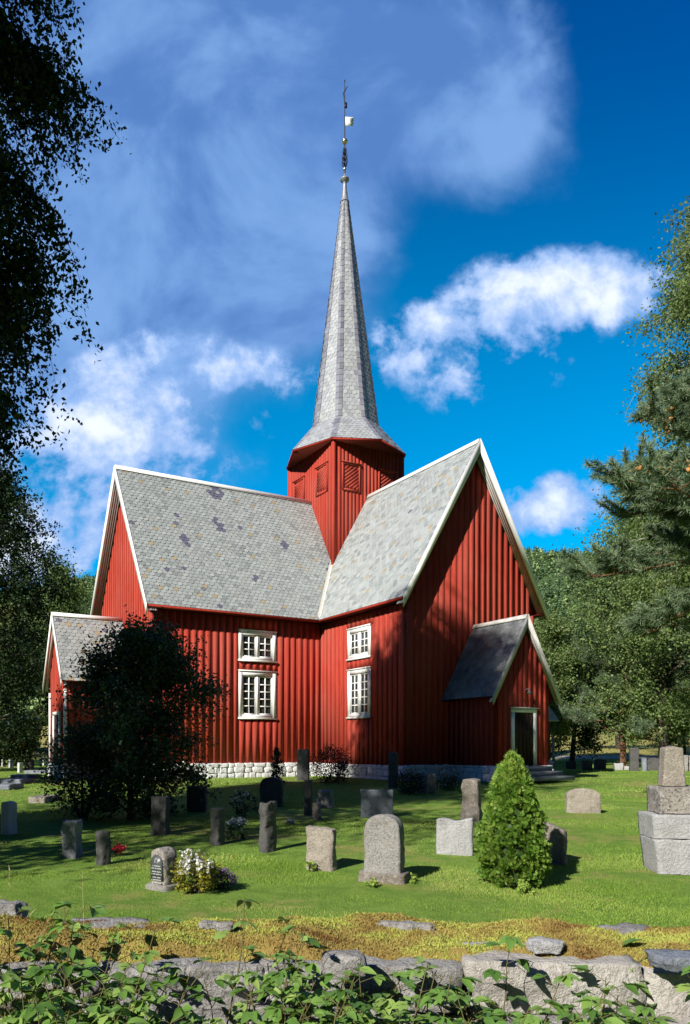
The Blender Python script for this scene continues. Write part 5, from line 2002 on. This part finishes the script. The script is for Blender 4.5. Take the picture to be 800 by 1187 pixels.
def bramble(x, y, z, seed, label, n_st=5, h=.55, lean=(0, 0), lf=.068, group='bramble plants in front of the stone wall', name='bramble_plant'):
    rng = np.random.default_rng(seed)
    root = empty(name, (x, y, z))
    tag(root, label, 'plant', group)
    sm, lm_ = MB(), MB()
    for k in range(n_st):
        az = rng.uniform(0, 6.283)
        hh = h * rng.uniform(.65, 1.15)
        sp_ = rng.uniform(.15, .5)
        P = curve((rng.normal() * .04, rng.normal() * .04, -.05), (math.cos(az) * sp_ + lean[0], math.sin(az) * sp_ * .6 + lean[1], 1), hh * 1.2, rng, 7, .10, -.06)
        sm.tube(P, np.linspace(.006, .002, 8), 4, cap=False)
        nl = int(rng.integers(12, 18))
        for i in range(nl):
            t_ = .12 + .88 * (i + .5) / nl
            p = along(P, min(.999, t_))
            a2 = i * 2.4 + rng.uniform(-.4, .4)
            pd = np.array((math.cos(a2), math.sin(a2), .45))
            pl_ = rng.uniform(.04, .09)
            q = p + pd / np.linalg.norm(pd) * pl_
            sm.tube([p, q], [.002, .0015], 3, cap=False)
            tn = float(np.clip(rng.normal(.5, .30), 0, 1))
            for ang in ((-1.1, -.55, 0, .55, 1.1) if rng.random() < .35 else (-.85, 0, .85)):
                d_ = np.array((math.cos(a2 + ang), math.sin(a2 + ang), rng.uniform(-.35, .2)))
                ovate(lm_, q, d_, np.array((rng.normal() * .3, rng.normal() * .3, 1.0)), lf * rng.uniform(.75, 1.2) * (1.1 if ang == 0 else .9), lf * .56 * rng.uniform(.85, 1.15), rng, tn, rng.uniform(.05, .4))
    sm.build('stem', M['stem'], root)
    lm_.build('leaves', M['bramble'], root)
    return root


rg = random.Random(4)
GZF = E - 1.74
nb_ = 0
LB = 'leafy green bramble growing against the front of the stone wall'
for (px_, py_top, Y, nst) in ((-30, 1075, 3.25, 7), (18, 1090, 3.15, 8), (62, 1115, 3.1, 8), (105, 1120, 3.05, 8), (150, 1145, 3.0, 7), (40, 1150, 2.8, 7), (95, 1160, 2.75, 7), (-5, 1140, 2.8, 6),
                             (195, 1155, 2.9, 5), (255, 1130, 3.15, 4), (300, 1110, 3.2, 7), (345, 1125, 3.1, 7), (395, 1130, 3.1, 7), (440, 1135, 3.05, 7), (490, 1120, 3.2, 6), (320, 1160, 2.8, 6), (370, 1165, 2.75, 6), (420, 1165, 2.75, 6), (470, 1165, 2.8, 6),
                             (540, 1105, 3.2, 6), (570, 1150, 2.95, 6), (610, 1150, 2.95, 5), (655, 1165, 2.9, 4), (520, 1160, 2.75, 5), (740, 1165, 2.9, 4), (790, 1150, 3.0, 4), (840, 1120, 3.1, 6), (-80, 1100, 3.1, 7)):
    X = (px_ - PX) / F * Y
    h = (PY - py_top - (12 if 170 < px_ < 640 else 24 if px_ > 600 else 4)) / F * Y + 1.74
    bramble(X, Y, GZF, 100 + nb_, LB, nst, max(.2, h), (0, .05))
    nb_ += 1
# taller separate shoots on the wall
for (px_, py_top, Y, nst, lab, sd_) in ((232, 1080, 3.35, 2, 'arching bramble shoot with broad leaves over the pale boulder', 301), (545, 1085, 3.4, 3, 'bushy bramble crest standing above the wall at centre right', 302), (690, 1095, 3.42, 3, 'young bramble shoot with reddish stem before the grey wall stones', 303),
                                     (35, 1062, 3.45, 3, 'bramble shoot reaching over the moss at far left', 304), (372, 1100, 3.4, 2, 'bramble shoot beside the dark angular cap stone', 305)):
    X = (px_ - PX) / F * Y
    h = (PY - py_top) / F * Y + 1.74
    bramble(X, Y, GZF, sd_, lab, nst, h * .92, (0, .02), .085, None)


def grass_clump(px_, Y, n, h, seed, label, mat, seed_heads=False, z=GZF, spread=.12, lean=.25, group=None, cat='grass'):
    rng = np.random.default_rng(seed)
    X = (px_ - PX) / F * Y
    mb = MB()
    hd_ = MB()
    for i in range(n):
        p = np.array((rng.normal() * spread, rng.normal() * spread * .5, -.02))
        hh = h * rng.uniform(.6, 1.1)
        P = curve(p, (rng.normal() * lean, rng.normal() * lean * .5, 1), hh, rng, 6, .05, -.06 * (not seed_heads))
        w = np.linspace(.0028, .0006, 7) * (1 if not seed_heads else .7)
        s = unit(np.cross(P[-1] - P[0], rng.normal(size=3)))
        V = np.stack([P - s * w[:, None], P + s * w[:, None]], 1).reshape(-1, 3)
        mb.add(V, np.array([(2 * k, 2 * k + 1, 2 * k + 3, 2 * k + 2) for k in range(6)]), rng.random())
        if seed_heads:
            q = P[-1]
            d = (P[-1] - P[-2]) / np.linalg.norm(P[-1] - P[-2])
            for k in range(16):
                c_ = q - d * .09 * k / 16
                o_ = rng.normal(size=3) * .006
                e = c_ + d * .014 + o_ * 1.6
                ss = unit(rng.normal(size=3)) * .0022
                mb.add([c_ - ss, c_ + ss, e], np.array([(0, 1, 2)]), rng.random())
    o = mb.build('grass_clump', mat)
    o.location = (X, Y, z)
    tag(o, label, cat, group)


for i, px_ in enumerate((-10, 60, 130, 230, 270, 360, 440, 500, 560, 590, 620, 650, 690, 730, 770, 800)):
    grass_clump(px_, 2.95 + .1 * (i % 3), 26, .42 if px_ > 480 else .36, 400 + i, 'clump of long green grass blades at the foot of the stone wall', M['wild_grass'], group='green grass clumps below the stone wall')
for i, (px_, h) in enumerate(((570, .34), (650, .36), (745, .38), (180, .3))):
    grass_clump(px_, 3.05, 12, h, 430 + i, 'clump of dry straw-coloured grass at the foot of the stone wall', M['straw'], group='dry grass clumps below the stone wall', lean=.45)
grass_clump(28, 3.5, 8, .95, 440, 'dry grass stalks with seed heads rising over the wall at left', M['straw'], True, z=E - 1.5, spread=.16, lean=.22)
grass_clump(85, 3.6, 4, .66, 441, 'few slanting dry stalks on the moss right of the tall stalks', M['straw'], True, z=E - 1.3, spread=.12, lean=.4)
grass_clump(683, 3.35, 2, .80, 442, 'single tall straw stalk before the wall at right', M['straw'], True, spread=.015, lean=.05)
grass_clump(505, 3.9, 3, .20, 443, 'short bent straw stalks on the moss in the middle', M['straw'], True, z=E - 1.02, spread=.06, lean=.6)

# ------------------------------------------------------------------ lawn grass
rng = np.random.default_rng(55)
gb = MB()
parts = []
for (n, y0, y1, h0, w0) in ((210000, 4.45, 10.5, .030, .0035), (150000, 10.5, 20, .034, .006), (80000, 20, 42, .045, .013)):
    Y = np.sqrt(rng.uniform(y0 ** 2, y1 ** 2, n))
    u_ = rng.uniform(-.40, .62, n)
    X = u_ * Y
    Z = gz(X, Y) + E - .012
    hh = h0 * rng.uniform(.5, 1.5, n) * (.85 + .45 * np.sin(X * 2.3 + 2 * np.sin(Y * 1.7)) * np.sin(Y * 2.9 + X) + .5 * (rng.random(n) < .015))
    base = np.stack([X, Y, Z], 1)
    d = unit(rng.normal(size=(n, 3)) * .5 + np.array((0, 0, 1)))
    s = unit(np.cross(d, rng.normal(size=(n, 3)))) * w0
    V = np.stack([base - s, base + s, base + d * hh[:, None]], 1)
    parts.append((V, np.clip(.5 + .35 * np.sin(X * 1.3 + np.sin(Y * .9) * 2) * np.sin(Y * 1.1 + X * .4) + rng.normal(size=n) * .22, 0, 1)))
V = np.concatenate([p[0] for p in parts]).reshape(-1, 3)
gb.add(V, np.arange(len(V)).reshape(-1, 3), np.concatenate([p[1] for p in parts]))
tag(gb.build('grass', M['grass']), 'short mown churchyard grass', 'grass', kind='stuff')
